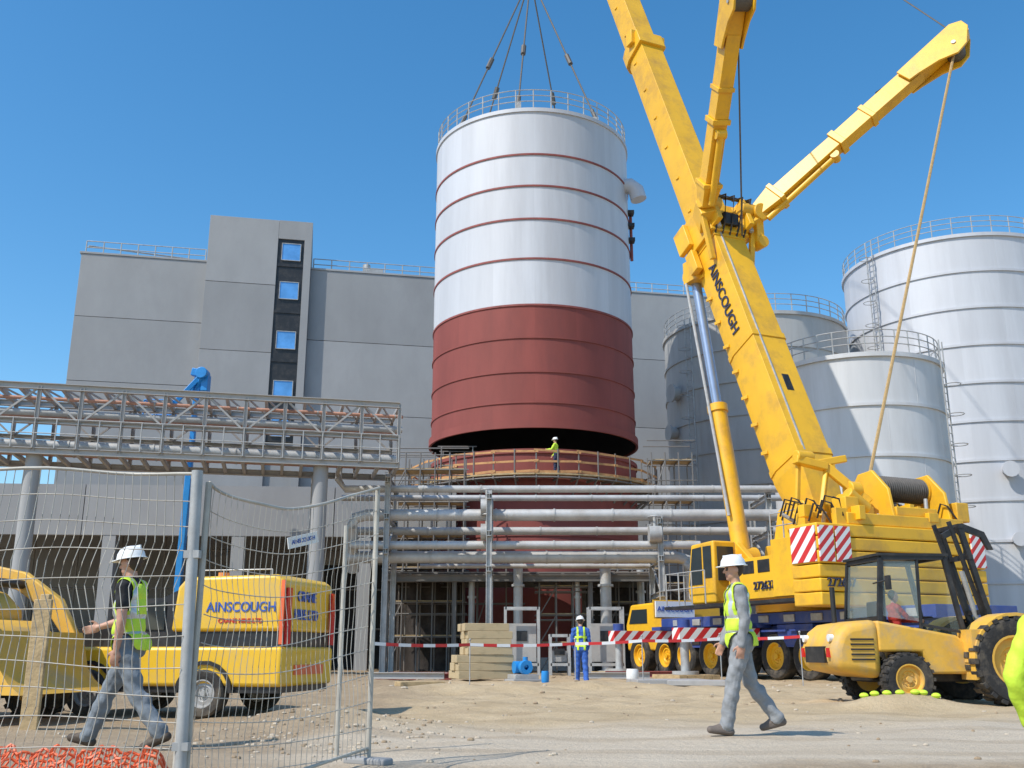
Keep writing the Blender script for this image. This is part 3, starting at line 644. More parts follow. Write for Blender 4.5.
m=M().use(BLACK); m.bx(-3.5,3.7,2.36,3.15,2.28,2.38); m.build('side_walkway',Cr)
for k in range(6):
    m=M().use(YEL); m.bx(-4.9,-3.72,-2.9,3.45,2.1+k*.385,2.1+k*.385+.36); m.build('counterweight',Cr,bevel=.04)
for y0,y1 in((2.9,3.42),(2.3,2.82),(-2.88,-2.35)):
    m=M().use(CHEV); m.bx(-4.95,-4.905,y0,y1,3.3,4.3); m.build('chevron_panel',Cr)
m=M().use(CHEVX); m.bx(-4.85,-3.8,3.46,3.50,3.3,4.3); m.build('chevron_panel',Cr)
text('272637',.36,(-1.0,2.38,2.88),(-1,0,0),(0,1,0),TEXTK,Cr,ex=.02); text('272637',.34,(-4.93,2.72,2.72),(0,-1,0),(-1,0,0),TEXTK,Cr,ex=.02)
text('AINSCOUGH',.62,Fp+bd*Lb*.160+V((0,.78,0))+bb*.25,bd*-1,(0,1,0),TEXTK,Cr,wide=.95,ex=.012)
m=M().use(YEL)
for y in(-2.0,.25): m.prism([(-4.7,4.4),(-2.6,4.4),(-2.9,5.7),(-3.3,6.2),(-3.9,6.25),(-4.5,5.6)],y-.06,y+.06)
m.bx(-4.8,-4.3,-2.3,2.2,4.4,4.75); m.bx(-2.9,-1.8,-1.1,1.1,4.4,5.1); m.beam((-4.0,.6,5.2),(-3.5,1.7,6.3),.24,.28); m.beam((-3.5,1.7,6.3),(-3.3,2.7,6.5),.34,.24); m.beam((-3.4,2.0,6.4),(-3.6,1.0,6.6),.18,.22)
m.box((-4.3,1.8,5.0),(.6,.5,.5)); m.box((-4.4,-2.5,5.0),(.5,.5,.6)); m.box((-3.6,2.5,4.6),(.6,.7,.5)); m.cyl((-4.3,1.0,4.95),(-4.3,1.7,5.4),.2); m.box((-4.5,-.6,4.9),(.35,1.6,.28)); m.cyl((-3.35,2.1,6.6),(-3.35,2.7,6.6),.18,seg=14)
m.beam((-3.5,1.7,6.2),(-3.9,2.4,4.7),.14,.16); m.beam((-3.2,2.5,6.4),(-3.2,2.7,4.7),.12,.14); m.cyl((-3.8,.8,5.6),(-3.8,1.2,5.6),.26,seg=16); m.build('winch_frame',Cr,bevel=.03)
for cx,cz,rr in((-3.6,5.75,.44),(-2.3,5.4,.34)):
    m=M().use(ROPE); m.cyl((cx,-1.9,cz),(cx,.15,cz),rr*.82,seg=28)
    for y in np.arange(-1.85,.15,.09): m.ring((cx,y,cz),rr*.83,.035,28,5,'y')
    m.use(YEL)
    for y in(-1.93,.12): m.cyl((cx,y,cz),(cx,y+.06,cz),rr,seg=28)
    m.use(BLACK); m.cyl((cx,-2.3,cz),(cx,-2.06,cz),rr*.45); m.build('winch_drum',Cr)
random.seed(3)
for i in range(45):
    m=M().use((BLACK,STEEL,YEL,YEL,BLACK)[i%5])
    y=random.uniform(-2.3,3.0); x=random.uniform(-4.85,-2.9); z=4.42+random.random()*.35
    if i%5 in(2,3): m.box((x,y,z+.12),(random.uniform(.12,.45),random.uniform(.12,.45),random.uniform(.25,.95))); m.build('machinery_box',Cr,bevel=.015)
    elif i%5==1: m.cyl((x,y,z),(x+random.uniform(-.2,.3),y+random.uniform(-.5,.5),z+random.uniform(.2,.8)),.06,seg=10); m.build('machinery_pipe',Cr)
    else: m.sweep([(x,y,z),(x+.1,y+.3*random.random(),z+.5),(x+.3,y+.35,z+.6),(x+.5,y+.4,z+.1)],.03,6); m.build('hydraulic_hose',Cr)
m=M().use(ROPEY); wl=V((-3.6,.1,6.15)); m.cyl(tr+V((0,0,.1)),wl,.055,seg=6); m.build('pendant_rope',Cr)
m=M().use(ROPE); m.cyl(tl,Q+bb*1.5+V((0,-.5,-1)),.035,seg=5); m.build('guy_rope',Cr)
for q in(tr,tl): m=M().use(ROPE); m.cyl(q,HD,.03,seg=5); m.build('guy_rope',Cr)
cb=M().use(YEL); cb.prism([(1.5,2.45),(3.0,2.45),(3.15,3.0),(2.85,4.5),(1.5,4.55)],1.55,2.5); cb.build('cab',Cr,bevel=.07)
g=M().use(GLASS); g.prism([(2.2,3.1),(3.0,3.1),(2.75,4.35),(2.2,4.38)],2.502,2.52); g.prism([(1.62,3.3),(2.1,3.3),(2.1,4.38),(1.62,4.38)],2.502,2.52); g.bx(1.46,1.498,1.7,2.35,3.2,4.35)
g.build('cab_window',Cr)
m=M().use(DBLUE); m.bx(-7,9.2,-1.1,1.1,1.0,1.7); m.bx(-7,6.6,-1.5,1.5,1.72,2.08)
for x in(-5.3,-2.3,.8,3.6): m.use(DBLUE); m.bx(x+.2,x+1.9,1.12,1.52,1.0,1.7); m.use(BLACK); m.bx(x+.4,x+.9,1.53,1.56,1.1,1.5)
for x in np.arange(-6.5,6.4,1.3): m.use(STEEL); m.bx(x,x+.5,1.5,1.56,1.78,2.0)
m.build('carrier_chassis',Cr,bevel=.03)
m=M().use(YEL); m.prism([(6.8,.9),(9.4,.9),(9.5,1.9),(9.1,2.7),(6.8,2.75)],-1.4,1.4); m.build('carrier_cab',Cr,bevel=.08)
g=M().use(GLASS); g.prism([(7.8,1.95),(9.2,1.95),(8.95,2.5),(7.8,2.5)],1.403,1.42); g.build('cab_window',Cr)
m=M().use(WHITE); m.bx(6.55,6.62,.0,1.75,2.15,2.75); m.use(YEL); m.bx(6.63,6.7,-.05,1.8,2.1,2.8); m.build('sign_box',Cr); text('AINSCOUGH',.27,(6.54,.9,2.45),(0,-1,0),(-1,0,0),TEXTB,Cr)
for x in(-5.8,-4.1,-1.8,-.2,1.7,3.4,5.1,6.4,8.3):
    for sy in(-1,1):
        wheel(Cr,(x,sy*1.3,.72),.72,.5,sy,YEL)
        if sy>0: mg=M().use(DBLUE); mg.bx(x-.7,x+.7,1.02,1.6,1.48,1.54); mg.build('mudguard',Cr)
for x0,l in((5.7,4.2),(.6,4.7),(-6.3,4.0)):
    for sy in((1,-1) if x0>-5 else (-1,)):
        m=M().use(CHEVX); m.bx(x0-.22,x0+.22,*(sorted((sy*1.62,sy*l))),1.2,1.6); m.use(DBLUE); m.bx(x0-.3,x0+.3,*(sorted((sy*1.2,sy*2.3))),1.62,1.75); o=m.build('outrigger_beam',Cr)
        k=M().use(STEEL); k.cyl((x0,sy*(l-.3),.25),(x0,sy*(l-.3),1.2),.14); k.cyl((x0,sy*(l-.3),.17),(x0,sy*(l-.3),.27),.42,seg=20); k.use(DBLUE); k.cyl((x0,sy*(l-.3),1.2),(x0,sy*(l-.3),1.85),.2); k.build('outrigger_jack',o)
        mm=M().use(WOOD)
        for j in range(5): mm.box((0,-.75+1.5*(j+.5)/5,.1),(1.6,.28,.13))
        oo=mm.build('outrigger_mat',label='timber spreader mat under a crane outrigger foot',category='timber mat',group='outrigger mats'); 
        ww=C+Matrix.Rotation(yaw,3,'Z')@V((x0,sy*(l-.3),0)); oo.location=(ww.x,ww.y,0); oo.rotation_euler=(0,0,yaw)

# ------------------------------------------------------------ forklift
FB=S(907,652,18.0); FLOC=V((FB.x,18.0,0)); FY=R(6); FS=.9
def forklift():
    T=thing('rough_terrain_forklift','dusty yellow rough-terrain forklift with black mast and a driver','forklift',FLOC,FY); T.scale=(FS,)*3
    m=M().use(YEL2)
    m.prism([(-1.80,.62),(-.9,.45),(-.9,1.55),(-1.5,1.46),(-1.70,1.32),(-1.84,1.0)],-.82,.82); m.build('rear_body',T,bevel=.16)
    m=M().use(YEL2); m.prism([(-.95,.95),(-.1,.95),(.0,.55),(.9,.55),(.95,1.0),(.6,1.25),(-.95,1.52)],-.80,.80); m.use(BLACK); m.bx(-1,1.5,-.45,.45,.4,.8); m.build('body',T,bevel=.05)
    g=M().use(BLACK); g.bx(-1.87,-1.80,-.45,.45,.75,1.05)
    g.build('rear_grille',T)
    for k in range(5): g=M().use(BLACK); g.bx(-1.5,-1.05,-.838,-.815,.80+k*.09,.83+k*.09); g.build('louvre',T)
    for y in(-.60,.60):
        l=M().use(LAMPW); l.cyl((-1.74,y,1.2),(-1.83,y,1.2),.07,seg=14); l.build('headlight',T)
        l=M().use(LAMPR); l.bx(-1.87,-1.80,y-.05,y+.05,.85,1.02); l.build('tail_light',T)
    pts=[(1.6+.90*math.cos(R(a)),.76+.90*math.sin(R(a))) for a in range(50,181,13)]; inn=[(1.6+.84*math.cos(R(a)),.76+.84*math.sin(R(a))) for a in range(180,49,-13)]
    for s in(-1,1):
        f=M().use(YEL2); f.prism(pts+inn,*sorted((s*1.15,s*.55))); f.build('mudguard',T)
    f=M().use(YEL2); f.prism([(.72,.45),(1.0,.5),(1.1,1.35),(.72,1.35)],-1.1,-.6); f.build('fender_support',T)
    wheel(T,(-.5,-.85,.46),.46,.36,-1,YEL2,20); wheel(T,(-.5,.85,.46),.46,.36,1,YEL2,20)
    wheel(T,(1.5,-.95,.78),.78,.48,-1,YEL2,22); wheel(T,(1.5,.95,.78),.78,.48,1,YEL2,22)
    c=M().use(BLACK)
    for y in(-.72,.72):
        c.beam((-.85,y,1.5),(-.72,y,2.68),.08); c.beam((-.72,y,2.68),(.55,y,2.70),.08); c.beam((.55,y,2.7),(.82,y,1.1),.08); c.beam((-.05,y,1.3),(-.0,y,2.68),.05)
        c.beam((-.05,y,1.45),(.8,y,1.3),.05)
    for x,z in((-.72,2.68),(.55,2.7),(.8,1.2),(-.85,1.55)): c.beam((x,-.72,z),(x,.72,z),.07)
    c.bx(-.8,.62,-.78,.78,2.72,2.77); c.build('cab_frame',T)
    for s in(-1,1):
        w=M().use(GLASSC); w.prism([(-.78,1.6),(-.08,1.5),(-.04,2.62),(-.68,2.62)],s*.73-.005,s*.73+.005); w.build('cab_window',T)
    w=M().use(GLASSC); w.add([(-.85,-.68,1.6),(-.85,.68,1.6),(-.73,.68,2.62),(-.73,-.68,2.62)],[(0,1,2,3)]); w.build('cab_window',T)
    w=M().use(GLASSC); w.add([(.8,-.68,1.25),(.8,.68,1.25),(.56,.68,2.62),(.56,-.68,2.62)],[(0,1,2,3)]); w.build('cab_window',T)
    s=M().use(BLACK); s.bx(-.55,-.05,-.28,.28,1.05,1.2); s.box((-.58,0,1.55),(.12,.5,.7)); s.build('seat',T,bevel=.04)
    s=M().use(BLACK); s.ring((.38,0,1.6),.18,.018,24,6); s.cyl((.35,0,1.1),(.38,0,1.6),.03); s.build('steering_wheel',T)
    k=M().use(BLACK)
    for y in(-.36,.36):
        k.beam((1.85,y,.35),(1.15,y,3.35),.10,.09,up=(0,1,0)); k.beam((1.68,y*.8,.9),(.98,y*.8,3.45),.07,.06,up=(0,1,0))
    for t in(.05,.45,.8,1.0): a=V((1.85,0,.35)).lerp(V((1.15,0,3.35)),t); k.beam(a-V((0,.42,0)),a+V((0,.42,0)),.09)
    k.use(STEEL); k.cyl((1.75,0,.5),(1.3,0,2.5),.05); k.use(BLACK); k.sweep([(1.25,.1,3.4),(1.5,.1,3.1),(1.35,.1,2.2),(1.6,.1,1.4)],.025,6)
    k.prism([(.8,3.2),(1.25,3.42),(1.7,3.25),(1.85,2.9),(1.75,2.9),(1.62,3.15),(1.25,3.28),(.85,3.1)],-.3,-.22); k.build('mast',T)
    k=M().use(BLACK)
    for z in(1.0,1.5): k.box((2.02-(z-1)*.24,0,z),(.07,1.2,.12))
    for y in(-.55,-.25,.25,.55): k.beam((2.06,y,.95),(1.88,y,1.6),.07)
    k.build('carriage',T)
    for y in(-.3,.3):
        k=M().use(BLACK); k.prism([(2.10,.3),(3.1,.22),(3.1,.25),(2.17,.38),(2.15,1.5),(2.07,1.5)],y-.06,y+.06); k.build('fork',T)
    e=M().use(BLACK); e.cyl((-.9,-.70,2.2),(-.75,-.95,2.25),.015); e.box((-.75,-1.0,2.2),(.05,.16,.26)); e.build('mirror',T)
    e=M().use(BLACK); e.cyl((-1.2,.5,1.45),(-1.2,.5,2.2),.05); e.build('exhaust',T)
forklift()
for i in range(7):
    x=5.55+.19*i+random.uniform(-.04,.04); y=16.42+random.uniform(-.06,.06)
    m=M().use(LIME); m.ball((0,0,.02),(.075,.06,.045),9,6)
    o=m.build('painted_stone',label='lime green sprayed stone on the dirt mound',category='stone',group='lime sprayed stones'); o.location=(x,y,gz(x,y))

# ------------------------------------------------------------ yellow truck behind fence
def van():
    p=S(207,652,14.7); T=thing('service_truck','yellow crane hire service truck with lettered canopy','truck',(p.x,14.95,0),math.pi-R(12))
    m=M().use(YEL3); m.prism([(-1.5,.40),(2.1,.40),(2.15,.8),(2.0,.92),(-1.5,.92)],-.9,.9); m.build('lower_body',T,bevel=.05)
    m=M().use(YEL3); m.prism([(-1.45,1.12),(.18,1.12),(.12,1.72),(0,1.86),(-1.35,1.88),(-1.47,1.80)],-.88,.88); m.build('canopy',T,bevel=.05)
    m=M().use(BLACK); m.bx(-1.43,.6,-.84,.84,.92,1.12); m.prism([(.15,.92),(1.25,.92),(.95,1.55),(.15,1.6)],-.82,.82); m.bx(-1.45,2.1,-.85,.85,.32,.42); m.build('dark_side_panel',T)
    k=M().use(GLASS); k.prism([(.3,1.15),(1.0,1.15),(.82,1.48),(.3,1.52)],.825,.84); k.build('cab_window',T)
    for x in(-.40,1.35):
        for sy in(-1,1): wheel(T,(x,sy*.84,.31),.31,.24,sy,STEEL)
    for x in(-.40,1.35):
        a=M().use(BLACK); pts=[(x+.42*math.cos(R(t)),.32+.42*math.sin(R(t))) for t in range(0,181,20)]+[(x+.37*math.cos(R(t)),.32+.37*math.sin(R(t))) for t in range(180,-1,-20)]
        a.prism(pts,.86,.93); a.build('wheel_arch',T)
    for y in(-.78,.78):
        l=M().use(LAMPR); l.bx(-1.53,-1.49,y-.06,y+.06,.95,1.7); l.build('tail_light',T)
    l=M().use(ORNG); l.bx(-1.52,-1.50,-.5,.5,.55,.68); l.build('reflective_strip',T)
    l=M().use(ORNG); l.bx(-1.49,-1.44,.87,.90,.95,1.8); l.build('reflective_strip',T)
    b=M().use(LAMP); b.cyl((-.1,0,1.86),(-.1,0,1.98),.08); b.build('beacon',T)
    text('AINSCOUGH',.185,(-.86,.885,1.44),(-1,0,0),(0,1,0),TEXTB,T,wide=.95)
    text('CRANE HIRE LTD',.085,(-.86,.885,1.26),(-1,0,0),(0,1,0),TAPER,T)
    text('CRANE',.20,(-1.478,.1,1.60),(0,-1,0),(-1,0,0),TEXTB,T); text('HIRE LTD',.20,(-1.478,.1,1.35),(0,-1,0),(-1,0,0),TEXTB,T)
    h=M().use(STEEL); rail_line(h,(-1.2,.7,1.88),(-.1,.7,1.88),.08,3,.012,(1,)); h.build('roof_rack',T)
    z=M().use(BLACK); z.beam((.3,.3,1.7),(1.9,.2,1.0),.1,.12); z.bx(1.2,1.9,-.6,.6,.92,1.15); z.build('load_crane',T)
van()
def loader():
    p=S(-12,652,13.2); T=thing('wheel_loader','yellow compact digger loader with raised lift arm','loader',(p.x-.40,13.3,0),R(-12))
    m=M().use(YEL2); m.prism([(-1.5,.5),(.9,.5),(1.05,.8),(.95,1.1),(.6,1.25),(-1.5,1.35)],-.68,.68); m.build('body',T,bevel=.18)
    m=M().use(YEL2); m.prism([(-1.3,1.3),(.5,1.15),(.45,1.4),(.2,1.62),(-.3,1.75),(-1.3,1.8)],-.58,.58); m.build('hood',T,bevel=.2)
    for k in range(6): m=M().use(BLACK); m.bx(.0,.6,-.695,-.68,.66+k*.08,.69+k*.08); m.build('louvre',T)
    for x in(-.9,.62):
        for sy in(-1,1): wheel(T,(x,sy*.78,.44),.44,.34,sy,YEL2,18)
    for y in(-.82,.82):
        a=M().use(YEL2); pts=[(-1.3,2.0),(-.6,2.08),(.2,1.92),(.8,1.55),(1.15,1.0),(1.2,.7),(1.05,.7),(.95,1.0),(.62,1.38),(.1,1.68),(-.6,1.84),(-1.3,1.78)]
        a.prism(pts,y-.06,y+.06); a.build('lift_arm',T,bevel=.02)
    a=M().use(STEEL); a.cyl((-.5,-.72,1.2),(.35,-.78,1.72),.045); a.build('arm_ram',T)
    a=M().use(BLACK); a.cyl((.2,-.9,1.75),(.2,.9,1.75),.06); a.sweep([(.1,-.9,1.9),(.4,-.92,1.6),(.7,-.9,1.3),(.9,-.88,1.0)],.02,6); a.build('cross_tube',T)
    b=M().use(YEL2); b.prism([(1.05,1.05),(1.15,.5),(1.35,.36),(1.6,.36),(1.4,.5),(1.28,.65),(1.15,1.1)],-.85,.85); b.build('bucket',T)
    l=M().use(LAMPW); l.cyl((.45,-.5,1.35),(.55,-.5,1.35),.07); l.build('lamp',T)
    l=M().use(LAMP); l.cyl((-.3,-.3,1.72),(-.3,-.3,1.88),.06); l.build('beacon',T)
loader()
p=S(38,652,11.5); m=M().use(WOOD); m.box((0,0,.72),(.20,.05,1.44)); m.box((0,.05,.75),(.1,.08,1.5)); o=m.build('timber_post',bevel=.01,label='short weathered timber post standing in the dirt',category='post'); o.location=(p.x,11.5,gz(p.x,11.5)-.05)
def boomlift():
    p=S(172,650,44.5); T=thing('boom_lift','blue articulated boom lift reaching past the pipe bridge','boom lift',(p.x,44.5,0))
    m=M().use(BLUE); m.bx(-1.2,1.2,-.9,.9,.4,1.0); m.bx(-.8,.9,-.7,.7,1.05,1.9); m.build('chassis',T,bevel=.05)
    for x in(-.9,.9):
        for sy in(-1,1): wheel(T,(x,sy*.9,.45),.45,.3,sy,WHITE)
    a=V((.0,0,1.7)); b=S(190,468,44.5)-T.location; c=S(197,390,44.5)-T.location; d=S(203,374,44.2)-T.location; e=S(174,404,43.8)-T.location
    m=M().use(BLUE); m.beam(a,b,.28,.32); m.beam(b,c,.22,.26); m.use(BLACK); m.cyl(a+V((.35,0,0)),a.lerp(b,.5)+V((.28,0,0)),.06); m.build('lower_boom',T,bevel=.03)
    m=M().use(BLUE); m.beam(c,d,.42,.5); m.cyl(d+V((0,-.3,0)),d+V((0,.3,0)),.27,seg=20); m.cyl(c+V((0,-.3,0)),c+V((0,.3,0)),.25,seg=20); m.box(c.lerp(d,.4)+V((.3,0,0)),(.32,.5,.8)); m.beam(d,d+V((-.5,0,.1)),.3,.35); m.beam(d,e,.2,.22); m.build('jib',T,bevel=.03)
    g=M().use(BLUE); f=e+V((-.6,0,-.9))
    for z in(0,.5,1.0):
        for q in(((-.6,-.4),(.6,-.4)),((.6,-.4),(.6,.4)),((.6,.4),(-.6,.4)),((-.6,.4),(-.6,-.4))): g.cyl(f+V((*q[0],z)),f+V((*q[1],z)),.03,seg=6)
    for x in(-.6,.6):
        for y in(-.4,.4): g.cyl(f+V((x,y,0)),f+V((x,y,1)),.03,seg=6)
    g.bx(f.x-.6,f.x+.6,f.y-.4,f.y+.4,f.z,f.z+.05); g.build('basket',T)
boomlift()

# ------------------------------------------------------------ fence panels
FEN=mat('fence_wire',(.46,.43,.37),.6,.1,.25,3,0)
def fence(a,b,h,label,warp=.0,top_arc=0,foot=True):
    a=V(a);b=V(b); d=b-a; L=(V((d.x,d.y))).length; T=thing('mesh_fence',label,'fence',(a.x,a.y,a.z),math.atan2(d.y,d.x),'temporary mesh fences')
    dz=(b.z-a.z)
    def zt(x): return h+top_arc*math.sin(math.pi*(x/L)**.8)+dz*x/L+ (warp*.18*math.sin(x*5.5)*math.sin(math.pi*x/L))
    m=M().use(FEN)
    m.cyl((0,0,0),(0,0,h),.021,seg=10); m.cyl((L,0,dz),(L,0,h+dz),.021,seg=10)
    m.sweep([(L*i/24,warp*.5*math.sin(i*.7),zt(L*i/24)) for i in range(25)],.012,8); m.sweep([(L*i/8,0,.12+dz*i/8) for i in range(9)],.014,8)
    m.build('frame',T)
    w=M().use(FEN); n=int(L/.056)
    for i in range(1,n):
        x=L*i/n; pts=[]
        for k in range(15):
            z=.12+(zt(x)-.12)*k/14+ (0 if k else dz*x/L); q=math.sin(math.pi*k/14)
            pts.append((x+warp*(.45*math.sin(k*.75+x*1.3)+.25*math.sin(k*1.7+x*.6))*q,warp*math.sin(k*.6+x*2.1)*q,z))
        w.sweep(pts,.0031,4)
    for j in range(1,12):
        pts=[]
        for i in range(33):
            x=L*i/32; z=.12+(zt(x)-.12)*j/12+warp*.4*math.sin(x*2.2+j*.8)*math.sin(math.pi*j/12)
            pts.append((x,warp*math.sin(j/12*14*.6+x*2.1)*math.sin(math.pi*j/12),z))
        w.sweep(pts,.0036,4)
    w.build('wire_mesh',T)
    if foot:
        for x,z in((0,0),(L,dz)):
            f=M().use(CONC[2]); f.box((x,0,z+.02),(.14,.4,.06)); f.build('foot_block',T,bevel=.02)
    return T
pL=S(190,652,6.7); pR=S(372,652,8.35)
gL=gz(pL.x,6.7); gR=gz(pR.x,8.35)
fence((pL.x-3.5,6.55,gL),(pL.x-.03,6.7,gL),2.24,'bent galvanised mesh fence panel with wavy wires',.085,top_arc=.035,foot=False)
fence((pL.x+.03,6.72,gL),(pR.x,8.35,gR),2.19,'galvanised mesh fence panel with sagging top rail',.05,top_arc=-.17)
m=M().use(FEN); m.cyl((0,0,0),(0,0,1.95),.02,seg=10); o=m.build('fence_post',label='thin galvanised post standing behind the mesh panel',category='fence post'); q=S(341,652,9.0); o.location=(q.x,9.0,0)
m=M().use(STEEL); m.cyl((0,0,-.1),(0,0,2.26),.038,seg=12); 
for z in(.5,1.7): m.box((0,0,z),(.10,.07,.05))
o=m.build('fence_post',label='stout galvanised post clamping two mesh panels together',category='fence post'); o.location=(pL.x+.02,6.66,gL); o.rotation_euler=(0,R(-1.4),0)
sp=S(305,541,7.75)
T=thing('fence_sign','small white and blue sign plate wired to the fence','sign',(sp.x,sp.y-.07,sp.z),math.atan2(pR.y-pL.y,pR.x-pL.x)); 
s=M().use(WHITE); s.box((0,0,0),(.34,.008,.085),Matrix.Rotation(R(-14),3,'Y')); s.build('sign_plate',T)
text('AINSCOUGH',.045,(0,-.008,0),(math.cos(R(14)),0,math.sin(R(14))),(0,-1,0),TEXTB,T,ex=.001)
m=M().use(ORNG); x0=S(-25,765,6.8).x; g0=gz(-2.5,6.8)
W_=1.17
def npt(i,j): return (x0+W_*i/44+.010*math.sin(j*2+i*.3),6.8+.02*j+.03*math.sin(i*.8+j),g0+.02+(.41+.02*math.sin(i*.5)+.015*math.sin(i*1.7)-max(0,(i-40))*.03)*j/11+.008*math.sin(i*.9+j))
for j in range(12): m.sweep([npt(i,j) for i in range(45)],.010,5)
for i in range(45): m.sweep([npt(i,j) for j in range(12)],.008,5)
m.build('barrier_netting',label='sagging orange plastic barrier netting along the fence foot',category='netting')

def tape(pts,label):
    m=M(); k=0
    for a,b in zip(pts[:-1],pts[1:]):
        a=V(a);b=V(b); n=max(3,int((b-a).length/.35)); sag=(b-a).length*.012
        for i in range(n):
            t0,t1=i/n,(i+1)/n; p=a.lerp(b,t0); q=a.lerp(b,t1); p.z-=sag*4*t0*(1-t0); q.z-=sag*4*t1*(1-t1)
            m.use(TAPER if k%2 else TAPEW); k+=1
            m.add([p,q,q+V((0,0,.075)),p+V((0,0,.075))],[(0,1,2,3)])
    m.build('barrier_tape',smooth=False,label=label,category='barrier tape')
tp=[]
for px,py,Y in((373,645,24),(470,646,26),(575,645,27),(642,642,27),(720,640,27.5),(800,638,27),(905,637,26),(1040,640,24)):
    q=S(px,py,Y); tp.append(q)
    m=M().use(STEEL); g=gz(q.x,q.y); m.cyl((q.x,q.y+.03,g-.05),(q.x,q.y+.03,q.z+.15),.014,seg=6); m.ball((q.x,q.y+.03,q.z+.16),.03,8,6)
    m.build('barrier_pin',label='thin steel pin holding the barrier tape',category='post',group='barrier tape pins')
tape(tp,'red and white striped barrier tape strung between pins')

# ------------------------------------------------------------ people
def capsule(vs,fs,p0,p1,r0,r1,seg=12,hr=4):
    x,y,d=frame(p1-p0); b=len(vs); rings=[]
    for k in range(hr+1):
        a=-math.pi/2+math.pi/2*k/hr; rings.append((p0+d*r0*math.sin(a),max(r0*math.cos(a),1e-4)))
    for k in range(hr+1):
        a=math.pi/2*k/hr; rings.append((p1+d*r1*math.sin(a),max(r1*math.cos(a),1e-4)))
    for c,r in rings:
        for i in range(seg): t=2*math.pi*i/seg; vs.append(c+x*r*math.cos(t)+y*r*math.sin(t))
    n=len(rings)
    for k in range(n-1):
        for i in range(seg): j=(i+1)%seg; fs.append((b+k*seg+i,b+k*seg+j,b+(k+1)*seg+j,b+(k+1)*seg+i))
    fs.append(tuple(b+i for i in range(seg))[::-1]); fs.append(tuple(b+(n-1)*seg+i for i in range(seg)))
def ellip(vs,fs,c,rad,rot,seg=16,ring=10):
    b=len(vs); n=ring+1
    for i in range(seg):
        t=2*math.pi*i/seg
        for k in range(n):
            a=math.pi*k/ring; s=max(math.sin(a),1e-3); vs.append(c+rot@V((rad[0]*s*math.cos(t),rad[1]*s*math.sin(t),-rad[2]*math.cos(a))))
    for i in range(seg):
        j=(i+1)%seg
        for k in range(ring): fs.append((b+i*n+k,b+j*n+k,b+j*n+k+1,b+i*n+k+1))
    fs.append(tuple(b+i*n for i in range(seg))); fs.append(tuple(b+i*n+ring for i in range(seg))[::-1])
